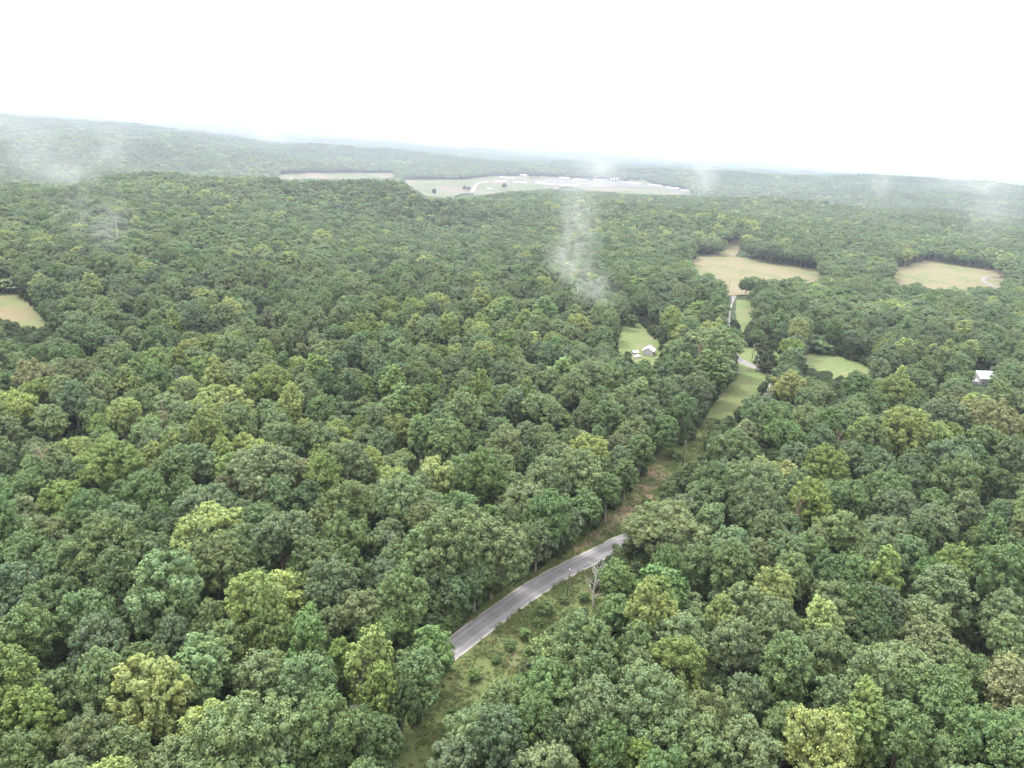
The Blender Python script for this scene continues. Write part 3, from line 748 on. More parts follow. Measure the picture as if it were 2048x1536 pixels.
GUARD = [([(1122, 1132), (1148, 1132), (1142, 1212), (1120, 1212)], 185), ([(1158, 1108), (1202, 1105), (1200, 1216), (1176, 1216)], 180), ([(1356, 872), (1378, 872), (1376, 935), (1356, 935)], 265),
         ([(1500, 680), (1522, 700), (1518, 750), (1495, 750)], 385), ([(1262, 680), (1316, 680), (1316, 716), (1262, 716)], 480), ([(705, 1300), (740, 1300), (735, 1365), (712, 1365)], 138), ([(1944, 738), (1992, 738), (1992, 772), (1944, 772)], 440)]
WORLD_OPEN = []
from math import inf
def road_dist(x, y):
    d = np.full(np.shape(x), 1e9)
    for q in ROAD_L: d = np.minimum(d, np.hypot(x - q[0], y - q[1]))
    return d
SPH = unit(np.array([(a, b, c) for a in (-1, 0, 1) for b in (-1, 0, 1) for c in (-1, 0, 1) if (a, b, c) != (0, 0, 0)], float))
_mg = np.array(TINT['g'][0]) * 1.12
TINT = {k: (v[0] if k in 'cv' else tuple(np.array(v[0]) * 0.72 + _mg * 0.28), v[1]) for k, v in TINT.items()}
PLACED = []   # dicts of world position, width, height, tint, variant, listed
def tint_jit(base, rng, k=0.12):
    b = np.array(base) * (1 + rng.uniform(-k, k)); return np.clip(b * (1 + rng.uniform(-0.06, 0.06, 3)), 0.01, 0.4)
rl = np.random.default_rng(5)
ti = 0
for line in TREES.strip().splitlines():
    for e in line.split('|'):
        a = e.split(); x, y, w = int(a[0]), int(a[1]), float(a[2]); tn, form = a[3], a[4]
        h0 = {'B': 12.5, 'T': 12.0, 'P': 12.0, 'S': 6.0, 'C': 5.0}[form]
        p = unproject(x, y, h0); s = np.linalg.norm(p - CAM)
        wm = w * s / FPX
        vi = find_hi(form, ti * 7 + 3, wm); hv = HI[vi]
        sc = wm / (hv['W'] * 1.0); sz = np.clip(sc, 0.72, 1.12) if form in 'BTP' else sc * (0.68 if form == 'C' else 1)
        # re-place so that the crown's middle sits on the sight line
        mid = (hv['H'] - hv['Hc'] * 0.45) * sz
        p = unproject(x, y, mid)
        def trial(dx, dy, kk, ws):
            q = unproject(x + dx, y + dy, mid * kk); g = float(ground_h(q[0], q[1]))
            if road_dist(q[0], q[1]) < 4.6: return 1.0, q
            hz_, hc_ = hv['H'] * sz * kk, hv['Hc'] * sz * kk
            P_ = np.array([q[0], q[1], g + hz_ - hc_ / 2]) + SPH * np.array([wm * ws / 2, wm * ws / 2, hc_ / 2]) * 0.9
            P_ = np.vstack([P_, [[q[0], q[1], g]] * 3])
            u_, v_, d_ = project(P_); hit = np.zeros(len(P_), bool)
            for po in OPEN: hit |= in_poly(u_, v_, po)
            for po, dd in GUARD:
                if math.hypot(q[0], q[1]) < dd: hit |= in_poly(u_, v_, po)
            return hit.mean(), q
        best = (9, None, 1, 1)
        cx_ = 0.62; away = -1 if x < np.interp(y, [690, 790, 900, 1000, 1100, 1200, 1300, 1420, 1545], [1470, 1440, 1370, 1290, 1170, 1040, 910, 860, 800]) else 1
        if form != 'C':
            for st in range(9):
                for kk, ws in ((1, 1), (.88, .95), (.75, .88)):
                    fr_, q = trial(away * 8 * st, -4 * st * away * (1 if away < 0 else -0.8) * -1 if False else (-5 * st if away < 0 else 5 * st), kk, ws)
                    if fr_ + 0.012 * st < best[0]: best = (fr_ + 0.012 * st, q, kk, ws)
                    if fr_ <= 0.03: break
                if fr_ <= 0.03: break
            p = best[1]; sz = sz * best[2]; sc = sc * best[3]; wm = wm * best[3]
        sz = sz * rl.uniform(0.88, 1.08) if form != 'C' else sz
        PLACED.append(dict(x=p[0], y=p[1], s=sc, sz=sz, W=wm, H=hv['H'] * sz, vi=vi, tint=tint_jit(TINT[tn][0], rl, 0.10), tn=tn, listed=True, rz=rl.uniform(0, 6.28),
                           px=x, py=y, label=CUSTOM.get((x, y)), form=form))
        ti += 1

HOUSE_SPOTS = [unproject(*q)[:2] for q in ((1968, 766), (1944, 768), (1297, 709))]
def blocked(x, y, W, H, z=None):
    """true where a tree would stand in, or hide, ground that the photograph shows"""
    z = ground_h(x, y) if z is None else z
    bad = road_dist(x, y) < np.where((np.hypot(x, y) > 215) | (np.hypot(x, y) < 146), 3.3, 6.0)
    for hx, hy in HOUSE_SPOTS: bad |= (np.hypot(x - hx, y - hy) < 12) | ((np.abs(x / np.maximum(y, 1) - hx / hy) < 0.012) & (y < hy) & (y > hy - 34))
    for hz in (0.0, 0.3, 0.5, 0.7, 0.86, 1.02):
        for sx in (-0.42, 0, 0.42):
            k = 1.0 if 0 < hz < 0.9 else 0.5
            P = np.stack([x + sx * W * k, y, z + H * hz], -1)
            u, v, d = project(P)
            for poly in OPEN: bad |= in_poly(u, v, poly)
            for poly, dd in GUARD: bad |= in_poly(u, v, poly) & (np.hypot(x, y) < dd)
    return bad

# ------------------------------------------------------------------ fill trees
cells = {}
def add_cell(x, y, r): cells.setdefault((int(x // 12), int(y // 12)), []).append((x, y, r))
def clash(x, y, r, k=0.82):
    cx, cy2 = int(x // 12), int(y // 12)
    for i in (-1, 0, 1):
        for j in (-1, 0, 1):
            for (a, b, c) in cells.get((cx + i, cy2 + j), ()):
                if (a - x) ** 2 + (b - y) ** 2 < (k * (r + c)) ** 2: return True
    return False
for t in PLACED: add_cell(t['x'], t['y'], t['W'] / 2 * (0.85 if t['form'] != 'S' else 0.6))
# drop listed crowns that fall on the same spot (keep the first)
fr = np.random.default_rng(21)
RN = 620.0
N = 60000
rr = np.sqrt(fr.uniform(70 ** 2, RN ** 2, N)); aa = fr.uniform(-math.radians(43), math.radians(43), N)
X = rr * np.sin(aa); Y = rr * np.cos(aa)
fw = fr.uniform(7.5, 14.0, N) * (1 + 0.3 * np.clip((rr - 250) / 300, 0, 1))
ok = ~blocked(X, Y, fw, np.full(N, 22.5))
reg = vnoise(X, Y, 70, 31); reg2 = vnoise(X, Y, 35, 32)
def pick_tone(r1, r2, rng, far=False):
    u = rng.random()
    if r1 > 0.35 and u < 0.35: return 'y' if rng.random() < 0.5 else 'v'
    if r1 < -0.45 and u < 0.3: return 'd' if rng.random() < 0.6 else 'b'
    if r2 > 0.45 and u < 0.3: return 'o'
    return rng.choice(['g', 'l', 'b', 'o', 'd', 'l', 'g', 'k', 'b', 'v', 't'], p=[.24, .24, .17, .05, .05, .12, .07, .01, .03, .02, .0])
for i in np.nonzero(ok)[0]:
    w = fw[i]
    if clash(X[i], Y[i], w / 2, 0.95 if (X[i] > 0.13 * Y[i] + 5 and rr[i] < 330) else 0.84): continue
    add_cell(X[i], Y[i], w / 2)
    form = fr.choice(['B', 'T', 'P', 'S'], p=[.6, .3, .05, .05])
    vi = find_hi(form, int(fr.integers(100)), w); hv = HI[vi]; sc = w / hv['W']; sz = float(np.clip(sc, 0.78, 1.08)) * fr.uniform(0.74, 1.10)
    tn = pick_tone(reg[i], reg2[i], fr)
    if form == 'P': tn = fr.choice(['y', 'v', 'r'])
    PLACED.append(dict(x=X[i], y=Y[i], s=sc, sz=sz, W=w, H=hv['H'] * sz, vi=vi, tint=tint_jit(TINT[tn][0], fr), tn=tn, listed=False, rz=fr.uniform(0, 6.28), label=None, form=form))

# ------------------------------------------------------------------ choose the individuals (those that show largest)
for t in PLACED:
    z = float(ground_h(t['x'], t['y'])); t['z'] = z
    u, v, d = project(np.array([t['x'], t['y'], z + t['H'] * 0.7]))
    t['u'], t['v'], t['d'] = float(u), float(v), float(d)
    inside = -20 < u < 2068 and v < 1570
    t['size'] = t['W'] / float(d) * FPX * (1 if inside else 0) + (25 if t['listed'] and inside else 0) - (30 if t['form'] == 'S' and not t['listed'] else 0)
order = sorted([t for t in PLACED if t['form'] != 'C'], key=lambda t: -t['size'])
IND = order[:300] + [t for t in PLACED if t['form'] == 'C']
ind_ids = {id(t) for t in IND}
REST = [t for t in PLACED if id(t) not in ind_ids]

ORD = ['first', 'second', 'third', 'fourth', 'fifth', 'sixth', 'seventh', 'eighth', 'ninth', 'tenth', 'eleventh', 'twelfth', 'thirteenth', 'fourteenth', 'fifteenth', 'sixteenth',
       'seventeenth', 'eighteenth', 'nineteenth', 'twentieth', 'twenty-first', 'twenty-second', 'twenty-third', 'twenty-fourth', 'twenty-fifth', 'twenty-sixth', 'twenty-seventh', 'twenty-eighth', 'twenty-ninth', 'thirtieth']
FORMW = {'B': 'broad-crowned', 'T': 'tall', 'P': 'narrow upright', 'S': 'small', 'C': 'pointed'}
def side_of(u, v):
    # boundary between the two woods follows road and grass strip
    pts = [(1640, 700), (1480, 800), (1300, 900), (1150, 1110), (1000, 1230), (900, 1330), (800, 1420), (760, 1470), (690, 1545)]
    bx = np.interp(v, [690, 790, 900, 1000, 1100, 1200, 1300, 1420, 1545], [1470, 1440, 1370, 1290, 1170, 1040, 910, 860, 800])
    return 'left' if u < bx else 'right'
rows = {}
for t in IND:
    t['side'] = side_of(t['u'], t['v'])
    if t['form'] == 'C': continue
    rows.setdefault((t['side'], max(0, int((1560 - t['v']) // 62))), []).append(t)
for (side, k), lst in rows.items():
    lst.sort(key=lambda t: t['u'])
    for q, t in enumerate(lst):
        if not t['label']:
            nm = TINT[t['tn']][1]
            rowname = 'bottom row' if k == 0 else ORD[k] + ' row up'
            t['label'] = '%s %s tree, %s from left, %s, %s of the road' % (FORMW[t['form']], nm, ORD[min(q, 29)], rowname, side)

proto = {}
def place_tree(t):
    vi = t['vi']; hv = HI[vi]
    nm = 'cedar_tree' if hv['form'] == 'C' else 'broadleaf_tree'
    if vi not in proto:
        r = empty(nm, (0, 0, 0)); c = obj('crown', hv['crown'], r); k = obj('trunk', hv['trunk'], r)
        proto[vi] = (r, c, k)
    else:
        r0_, c0, k0 = proto[vi]
        r = r0_.copy(); link(r); c = c0.copy(); link(c); c.parent = r; k = k0.copy(); link(k); k.parent = r
    r.location = (t['x'], t['y'], t['z'] - 0.1); r.rotation_euler = (0, 0, t['rz']); r.scale = (t['s'], t['s'], t['sz'])
    c['tint'] = [float(q) for q in t['tint']]
    r['label'] = t['label'] or 'blackish cedar tree standing low among the paler crowns'
    r['category'] = 'tree'
    r['group'] = 'cedars near the road and meadow' if hv['form'] == 'C' else 'broadleaf trees of the near wood'
    return r
for t in IND: place_tree(t)

# ------------------------------------------------------------------ the rest of the wood as one object
pts, rot, scl, var, tin = [], [], [], [], []
def stuff_add(x, y, z, rz, s3, v, t):
    pts.append((x, y, z)); rot.append(rz); scl.append(s3); var.append(v); tin.append((*t, 1.0))
for t in REST: stuff_add(t['x'], t['y'], t['z'] - 0.1, t['rz'], (t['s'], t['s'], t['sz']), t['vi'], t['tint'])

TB = {k: np.array(v[0]) for k, v in TINT.items()}
def tints_for(x, y, rng, n):
    r1 = vnoise(x, y, 160, 41); r2 = vnoise(x, y, 60, 42)
    names = np.array(['g', 'l', 'b', 'o', 'd', 'y', 'v', 'k']); P0 = np.array([.28, .26, .24, .09, .05, .03, .04, .01])
    idx = rng.choice(8, n, p=P0 / P0.sum())
    hi_ = (r1 > 0.3) & (rng.random(n) < 0.3); lo_ = (r1 < -0.4) & (rng.random(n) < 0.25)
    idx = np.where(hi_, rng.choice([1, 6, 3], n), idx); idx = np.where(lo_, rng.choice([4, 2], n), idx)
    T = np.array([TB[k] for k in names])[idx]
    T = T * 1.12 * (1 + 0.15 * r2[:, None]) * rng.uniform(0.88, 1.12, (n, 1)) * rng.uniform(0.95, 1.05, (n, 3))
    return T
# understorey round the near wood, tints darkened to paint shade between crowns
ur = np.random.default_rng(71); n = 26000
rr = np.sqrt(ur.uniform(80 ** 2, 560 ** 2, n)); aa = ur.uniform(-0.73, 0.73, n); x = rr * np.sin(aa); y = rr * np.cos(aa)
sz = ur.uniform(0.35, 0.75, n); b = blocked(x, y, sz * 6, sz * 8)
x, y, sz = x[~b], y[~b], sz[~b]; z = ground_h(x, y)
for i in range(len(x)): stuff_add(x[i], y[i], z[i] - 0.3, ur.uniform(0, 6.28), (sz[i], sz[i], sz[i]), IS + int(ur.integers(2)), TB[ur.choice(['g', 'd', 'd', 'o'])] * ur.uniform(0.55, 0.95))
EDGE = [(893, 1290), (950, 1226), (1010, 1178), (1060, 1138), (1130, 1092), (1160, 1066), (1210, 1031), (1250, 981), (1290, 927), (1340, 882), (1400, 822), (1440, 768)]
EW = np.array([unproject(*p)[:2] for p in EDGE])
for a, b in zip(EW[:-1], EW[1:]):
    ln = np.linalg.norm(b - a); nn = np.array([-(b - a)[1], (b - a)[0]]) / ln
    for q in np.arange(0, ln, 2.1):
        for back in (1.8, 4.2):
            w_ = ur.uniform(0.45, 0.85) * (0.8 if back < 2 else 1.2); c_ = a + (b - a) * (q + ur.uniform(-1, 1)) / ln + nn * (back + ur.uniform(-0.8, 0.8))
            stuff_add(c_[0], c_[1], float(ground_h(c_[0], c_[1])) - 0.3, ur.uniform(0, 6.28), (w_, w_, w_ * ur.uniform(0.8, 1.3)), IS + int(ur.integers(2)), TB[ur.choice(['g', 'b', 'g', 'r', 'o', 'd'])] * ur.uniform(0.7, 1.05))
# middle and far trees, one by one out to 3.7 km
def scatter(r0_, r1_, spacing, rng, hw=0.74):
    g = np.arange(-r1_ * 0.95, r1_ * 0.95, spacing); h = np.arange(0, r1_, spacing)
    GX, GY = np.meshgrid(g, h); GX = GX.ravel() + rng.uniform(-.46, .46, GX.size) * spacing; GY = GY.ravel() + rng.uniform(-.46, .46, GY.size) * spacing
    R = np.hypot(GX, GY); m = (R > r0_) & (R <= r1_) & (np.abs(np.arctan2(GX, GY)) < hw)
    return GX[m], GY[m]
mr_ = np.random.default_rng(81)
for r0_, r1_, spc in ((RN, 1300, 10.2), (1300, 2300, 11.0), (2300, 3800, 12.5)):
    x, y = scatter(r0_, r1_, spc, mr_); n = len(x)
    w = spc * mr_.uniform(0.85, 1.55, n) / 11.0 * 1.12; hsc = mr_.uniform(0.78, 1.12, n)
    z = ground_h(x, y); b = blocked(x, y, w * 11, hsc * 21.5, z)
    if r0_ > 2000:   # hedges and lone trees inside the valley fields come separately
        pass
    x, y, z, w, hsc = x[~b], y[~b], z[~b], w[~b], hsc[~b]; n = len(x); T = tints_for(x, y, mr_, n)
    v = N_HI + mr_.integers(0, N_MID, n); nr_ = (np.hypot(x, y) < 1000); v = np.where(nr_, mr_.choice([0, 1, 2, 3, 6, 8, 10, 11, 12, 13], n), v); ro = mr_.uniform(0, 6.28, n)
    pts += list(zip(x, y, z - 0.2)); rot += list(ro); scl += list(zip(w, w, hsc)); var += list(v); tin += [(*t, 1.0) for t in T]
for r0_, r1_, spc in ((3760, 9000, 46.0),):
    x, y = scatter(r0_, r1_, spc, mr_); n = len(x); z = ground_h(x, y)
    T = tints_for(x, y, mr_, n) * 0.6 + TB['g'] * 0.4; v = N_HI + N_MID + mr_.integers(0, N_FAR, n); ro = mr_.uniform(0, 6.28, n); w = mr_.uniform(1.0, 1.15, n)
    pts += list(zip(x, y, z - 1.0)); rot += list(ro); scl += list(zip(w, w, mr_.uniform(0.85, 1.2, n))); var += list(v); tin += [(*t, 1.0) for t in T]

def gn_scatter(name, pts, rot, scl, var, tin, coll, label, cat='trees'):
    me = bpy.data.meshes.new(name); me.vertices.add(len(pts))
    me.vertices.foreach_set('co', np.asarray(pts, np.float32).ravel())
    for nm, ty, key, dat in (('rot', 'FLOAT', 'value', rot), ('scl', 'FLOAT_VECTOR', 'vector', scl), ('var', 'INT', 'value', var), ('tint', 'FLOAT_COLOR', 'color', tin)):
        a = me.attributes.new(nm, ty, 'POINT'); a.data.foreach_set(key, np.asarray(dat, np.int32 if ty == 'INT' else np.float32).ravel())
    me.update()
    o = obj(name, me); tag(o, label, cat, kind='stuff')
    ng = bpy.data.node_groups.new(name + '_nodes', 'GeometryNodeTree')
    ng.interface.new_socket('Geometry', in_out='INPUT', socket_type='NodeSocketGeometry')
    ng.interface.new_socket('Geometry', in_out='OUTPUT', socket_type='NodeSocketGeometry')
    n, l = ng.nodes, ng.links
    gi, go = n.new('NodeGroupInput'), n.new('NodeGroupOutput')
    ci = n.new('GeometryNodeCollectionInfo'); ci.inputs['Collection'].default_value = coll
    ci.inputs['Separate Children'].default_value = True; ci.inputs['Reset Children'].default_value = True
    ip = n.new('GeometryNodeInstanceOnPoints'); ip.inputs['Pick Instance'].default_value = True
    def attr(nm, ty):
        a = n.new('GeometryNodeInputNamedAttribute'); a.data_type = ty; a.inputs['Name'].default_value = nm; return a.outputs['Attribute']
    cx = n.new('ShaderNodeCombineXYZ'); l.new(attr('rot', 'FLOAT'), cx.inputs['Z'])
    l.new(gi.outputs[0], ip.inputs['Points']); l.new(ci.outputs[0], ip.inputs['Instance'])
    l.new(attr('var', 'INT'), ip.inputs['Instance Index']); l.new(cx.outputs[0], ip.inputs['Rotation'])
    l.new(attr('scl', 'FLOAT_VECTOR'), ip.inputs['Scale']); l.new(ip.outputs[0], go.inputs[0])
    md = o.modifiers.new('scatter', 'NODES'); md.node_group = ng
    return o
print('forest instances', len(pts), 'individuals', len(IND), 'rest near', len(REST))
gn_scatter('forest', pts, rot, scl, var, tin, INST, 'rolling broadleaf forest filling the land from the near wood to the hazy hills')

# ------------------------------------------------------------------ weeds and grass tufts on the verge
WEEDS = bpy.data.collections.new('weed_library')
for k in range(4):
    rng = np.random.default_rng(700 + k); n = 60 if k < 2 else 90
    R_ = (0.5, 0.6, 0.6, 0.7)[k]; hh = (0.2, 0.3, 0.5, 0.4)[k]
    P = np.stack([rng.normal(0, R_ * 0.5, n), rng.normal(0, R_ * 0.5, n), np.abs(rng.normal(0, hh * 0.6, n)) + 0.05], 1)
    N_ = unit(rng.normal(size=(n, 3)) + np.array([0, 0, 0.6 if k > 1 else 0.0]))
    V, Q = leaf_quads(rng, P, N_, rng.uniform(0.06, 0.15, n))
    o = bpy.data.objects.new('weed_%02d' % k, quad_mesh('weed', V, Q, rng.uniform(0, 1, n), [M_FOL])); WEEDS.objects.link(o)
wr = np.random.default_rng(91)
VW = np.array([unproject(*p)[:2] for p in VERGE_PX])
n = 150000
x = wr.uniform(VW[:, 0].min(), VW[:, 0].max(), n); y = wr.uniform(VW[:, 1].min(), min(VW[:, 1].max(), 330), n)
SW = np.array([unproject(*p)[:2] for p in SOIL_PX])
m = in_poly(x, y, VW) & (road_dist(x, y) > 3.4) & (~in_poly(x, y, SW) | (wr.random(n) < 0.3))
dens = vnoise(x, y, 9, 51) * 0.5 + vnoise(x, y, 3.5, 52) * 0.5 + 0.15
m &= (wr.random(n) < np.clip(0.45 + dens, 0.08, 1))
x, y, dens = x[m], y[m], dens[m]; z = ground_h(x, y) + 0.1; n = len(x)
kx = np.where(dens > 0.35, wr.integers(2, 4, n), wr.integers(0, 2, n)); s = wr.uniform(0.6, 1.3, n) * np.where(dens > 0.5, 1.2, 1) * 0.9
G = np.array([(0.105, 0.132, 0.052), (0.125, 0.142, 0.062), (0.078, 0.112, 0.042), (0.150, 0.130, 0.075)])[wr.choice(4, n, p=[.4, .25, .25, .1])] * wr.uniform(0.8, 1.2, (n, 1))
gn_scatter('weeds', list(zip(x, y, z)), wr.uniform(0, 6.28, n), np.stack([s, s, s], 1), kx, np.concatenate([G, np.ones((n, 1))], 1), WEEDS, 'grass tufts and weeds covering the verge beside the road', 'weeds')
print('weeds', n)

# bushes on the verge: one thing each
BUSH = [(1020, 1292, 24, 'g', 'dark bush on the verge right of the road, nearest to it'), (1092, 1222, 30, 'g', 'low bush on the verge below the near utility pole'),
        (1050, 1270, 26, 'r', 'leafy bush in the middle of the verge above the red patch'), (948, 1350, 24, 'r', 'bright bush on the lower verge below the road end'),
        (992, 1318, 18, 'g', 'small bush on the verge left of the red bare patch'), (1075, 1245, 20, 'g', 'small bush between the verge middle and the near pole'),
        (1350, 915, 26, 'g', 'bush beside the foot of the middle utility pole'), (1128, 1198, 18, 'o', 'small bush at the foot of the near utility pole'),
        (1168, 1195, 22, 'g', 'bush just left of the white dead tree'), (905, 1425, 22, 'g', 'bush at the bottom end of the grass strip'),
        (1262, 650, 26, 'g', 'rounded bush at the top of the house clearing'), (1345, 875, 24, 'g', 'bush by the dark wood edge above the middle pole'),
        (1232, 1092, 14, 'g', 'small bush where the road goes behind the largest tree'), (1560, 740, 26, 'l', 'pale bush at the lower edge of the meadow')]
bproto = None
for k, (px, py, w, tn, lb) in enumerate(BUSH):
    p = unproject(px, py, 1.2); d = np.linalg.norm(p - CAM); hv = HI[IS + k % 2]; sc = w * d / FPX / hv['W']
    if bproto is None:
        r = empty('bush', (0, 0, 0)); c = obj('leaves', hv['crown'], r); st = obj('stem', hv['trunk'], r); bproto = (r, c, st)
    else:
        r = bproto[0].copy(); link(r); c = bproto[1].copy(); c.data = hv['crown']; link(c); c.parent = r; st = bproto[2].copy(); st.data = hv['trunk']; link(st); st.parent = r
    r.location = (p[0], p[1], float(ground_h(p[0], p[1])) - 0.5 * sc); r.scale = (sc, sc, sc * 0.75); r.rotation_euler = (0, 0, k * 1.3)
    c['tint'] = [float(q) for q in TINT[tn][0]]
    tag(r, lb, 'bush', 'bushes on the open grass')

# ------------------------------------------------------------------ dead and bare trees
def bare_tree(px, py_base, h, spread, material, label, seed, lean=0.0, density=1.0, top=None):
    rng = random.Random(seed); p = unproject(px, py_base); g = float(ground_h(p[0], p[1]))
    r = empty('dead_tree', (p[0], p[1], g - 0.1), rng.uniform(0, 0.2))
    trunk = MB(); br = MB()
    tp = [Vector((lean * h * t + 0.25 * math.sin(t * 5 + seed), 0.2 * math.sin(t * 4), h * t)) for t in (0, .12, .25, .4, .55, .7, .85, 1.0)]
    R0 = 0.014 * h + 0.06
    trunk.tube(tp, [R0 * k for k in (1.35, 1, .88, .74, .6, .42, .26, .08)], 7)
    def grow(s, d, ln, rad, lev):
        pp = [s]; dd = d.copy()
        for _ in range(4):
            dd = (dd + Vector((rng.uniform(-.22, .22), rng.uniform(-.22, .22), rng.uniform(-.05, .22)))).normalized()
            pp.append(pp[-1] + dd * ln / 4)
        br.tube(pp, [rad, rad * .8, rad * .6, rad * .4, rad * .15], 5 if lev == 0 else 3, False)
        if lev < 2:
            for _ in range(int((5 if lev == 0 else 4) * density)):
                q = rng.choice(pp[1:4]); a = Vector((rng.uniform(-1, 1), rng.uniform(-1, 1), rng.uniform(-.1, .9)))
                grow(q, (dd * 0.8 + a).normalized(), ln * rng.uniform(.35, .6), rad * .45, lev + 1)
    nb = int(11 * density)
    for i in range(nb):
        t = 0.28 + 0.66 * i / nb; k = t * 7; a_ = int(k); s = tp[min(a_, 6)].lerp(tp[min(a_, 6) + 1], k - a_)
        az = i * 2.4 + rng.uniform(-.5, .5)
        d = Vector((math.cos(az), math.sin(az), rng.uniform(.55, 1.1))).normalized()
        grow(s, d, spread * rng.uniform(.7, 1.15) * (1.15 - t * 0.6), R0 * .42 * (1.1 - t * .6), 0)
    obj('trunk', trunk.mesh('trunk', [material], True), r)
    if nb: obj('branches', br.mesh('branches', [material], True), r)
    tag(r, label, 'dead tree', 'bare and dead trees')
    return r
bare_tree(1187, 1216, 13.5, 5.0, M_DEAD, 'whitish dead tree with bare branches at the verge right of the near pole', 3, -0.03)
bare_tree(722, 1455, 19.5, 3.6, M_GREYBARE, 'bare brown-grey tree between two yellow-green trees in the lower wood', 5, 0.0, 1.3)
bare_tree(781, 1190, 19, 3.6, M_GREYBARE, 'grey bare treetop above the pale crowns left of the road', 8, 0.0, 1.1)
bare_tree(1390, 765, 24, 7.0, M_DEADBROWN, 'pinkish bare tree right of the small white house', 12, 0.0, 1.1)
bare_tree(1150, 640, 24, 8.0, M_DEAD, 'pale bare tree under the column of mist', 14, 0.0, 1.2)
bare_tree(238, 520, 34, 3.0, M_DEAD, 'tall bare snag without branches rising from the left wood', 17, 0.0, 0.0)
bare_tree(1660, 965, 20, 5.5, M_DEADBROWN, 'reddish dead treetop among the dark crowns at right', 19, 0.0, 1.2)
bare_tree(1222, 850, 17, 4.0, M_GREYBARE, 'thin forked dead trunk in a dark gap left of the grass strip', 23, 0.02, 0.4)
bare_tree(1577, 1110, 21, 4.0, M_DEADBROWN, 'brownish bare treetop in the right wood, level with the large round tree', 29, 0.0, 1.2)
bare_tree(1145, 1530, 20, 3.0, M_DEAD, 'thin pale dead stem poking out near the bottom edge', 31, 0.0, 0.7)
bare_tree(97, 1030, 22, 5.0, M_DEADBROWN, 'greyish pink bare treetop at the far left of the near wood', 37, 0.0, 1.2)
bare_tree(330, 905, 20, 4.0, M_DEADBROWN, 'small bare treetop in a dark gap of the left wood', 41, 0.0, 1.1)

# ------------------------------------------------------------------ utility poles and wires
def make_pole(px, py, h, label, arm=False):
    p = unproject(px, py); g = float(ground_h(p[0], p[1]))
    r = empty('utility_pole', (p[0], p[1], g))
    m = MB(); m.tube([(0, 0, -0.5), (0, 0, h * 0.5), (0, 0, h)], [0.20, 0.165, 0.13], 10); obj('pole', m.mesh('pole', [M_POLE], True), r)
    m = MB(); m.tube([(0, 0, h), (0, 0, h + 0.12), (0, 0, h + 0.30)], [0.10, 0.13, 0.05], 8); obj('insulator', m.mesh('insulator', [M_PORC], True), r)
    m = MB(); m.tube([(0.16, 0, h - 1.5), (0.34, 0, h - 1.5)], [0.05, 0.05], 6); m.tube([(0.34, 0, h - 1.62), (0.34, 0, h - 1.38)], [0.07, 0.07], 6); obj('bracket', m.mesh('bracket', [M_METAL]), r)
    if arm:
        m = MB(); m.tube([(0.34, 0.1, h - 2.6), (0.34, 0.1, h - 1.8)], [0.24, 0.24], 12); obj('transformer', m.mesh('transformer', [M_METAL], True), r)
    tag(r, label, 'utility pole', 'wooden utility poles along the road')
    return Vector((p[0], p[1], g + h))
tops = [make_pole(1133, 1205, 9.6, 'dark wooden utility pole on the verge beside the near stretch of road'),
        make_pole(1365, 931, 9.6, 'wooden utility pole in the upper grass strip beside the brown soil'),
        make_pole(1512, 746, 9.6, 'utility pole standing just below the far bend of the road', True),
        make_pole(1503, 724, 10.5, 'taller pale utility pole on the meadow beyond the road bend'),
        make_pole(1457, 582, 10.5, 'farthest utility pole, against the tan hay field')]
def wire(a, b, sag, label, dz=0.3):
    m = MB(); P = []
    for i in range(17):
        t = i / 16; q = a.lerp(b, t); q = q + Vector((0, 0, dz - sag * 4 * t * (1 - t))); P.append(q)
    c = P[8].copy(); m.tube([q - c for q in P], [0.016] * 17, 4, False)
    o = obj('power_line', m.mesh('power_line', [M_WIRE])); o.location = c; tag(o, label, 'power line', 'power lines between the utility poles')
wire(tops[0], tops[1], 1.6, 'thin power line from the near pole up to the grass strip pole')
wire(tops[1], tops[2], 1.8, 'thin power line from the grass strip pole to the road bend pole')
wire(tops[2], tops[3], 0.3, 'short power line between the two poles at the road bend')
wire(tops[3], tops[4], 2.0, 'thin power line from the meadow pole to the farthest pole')

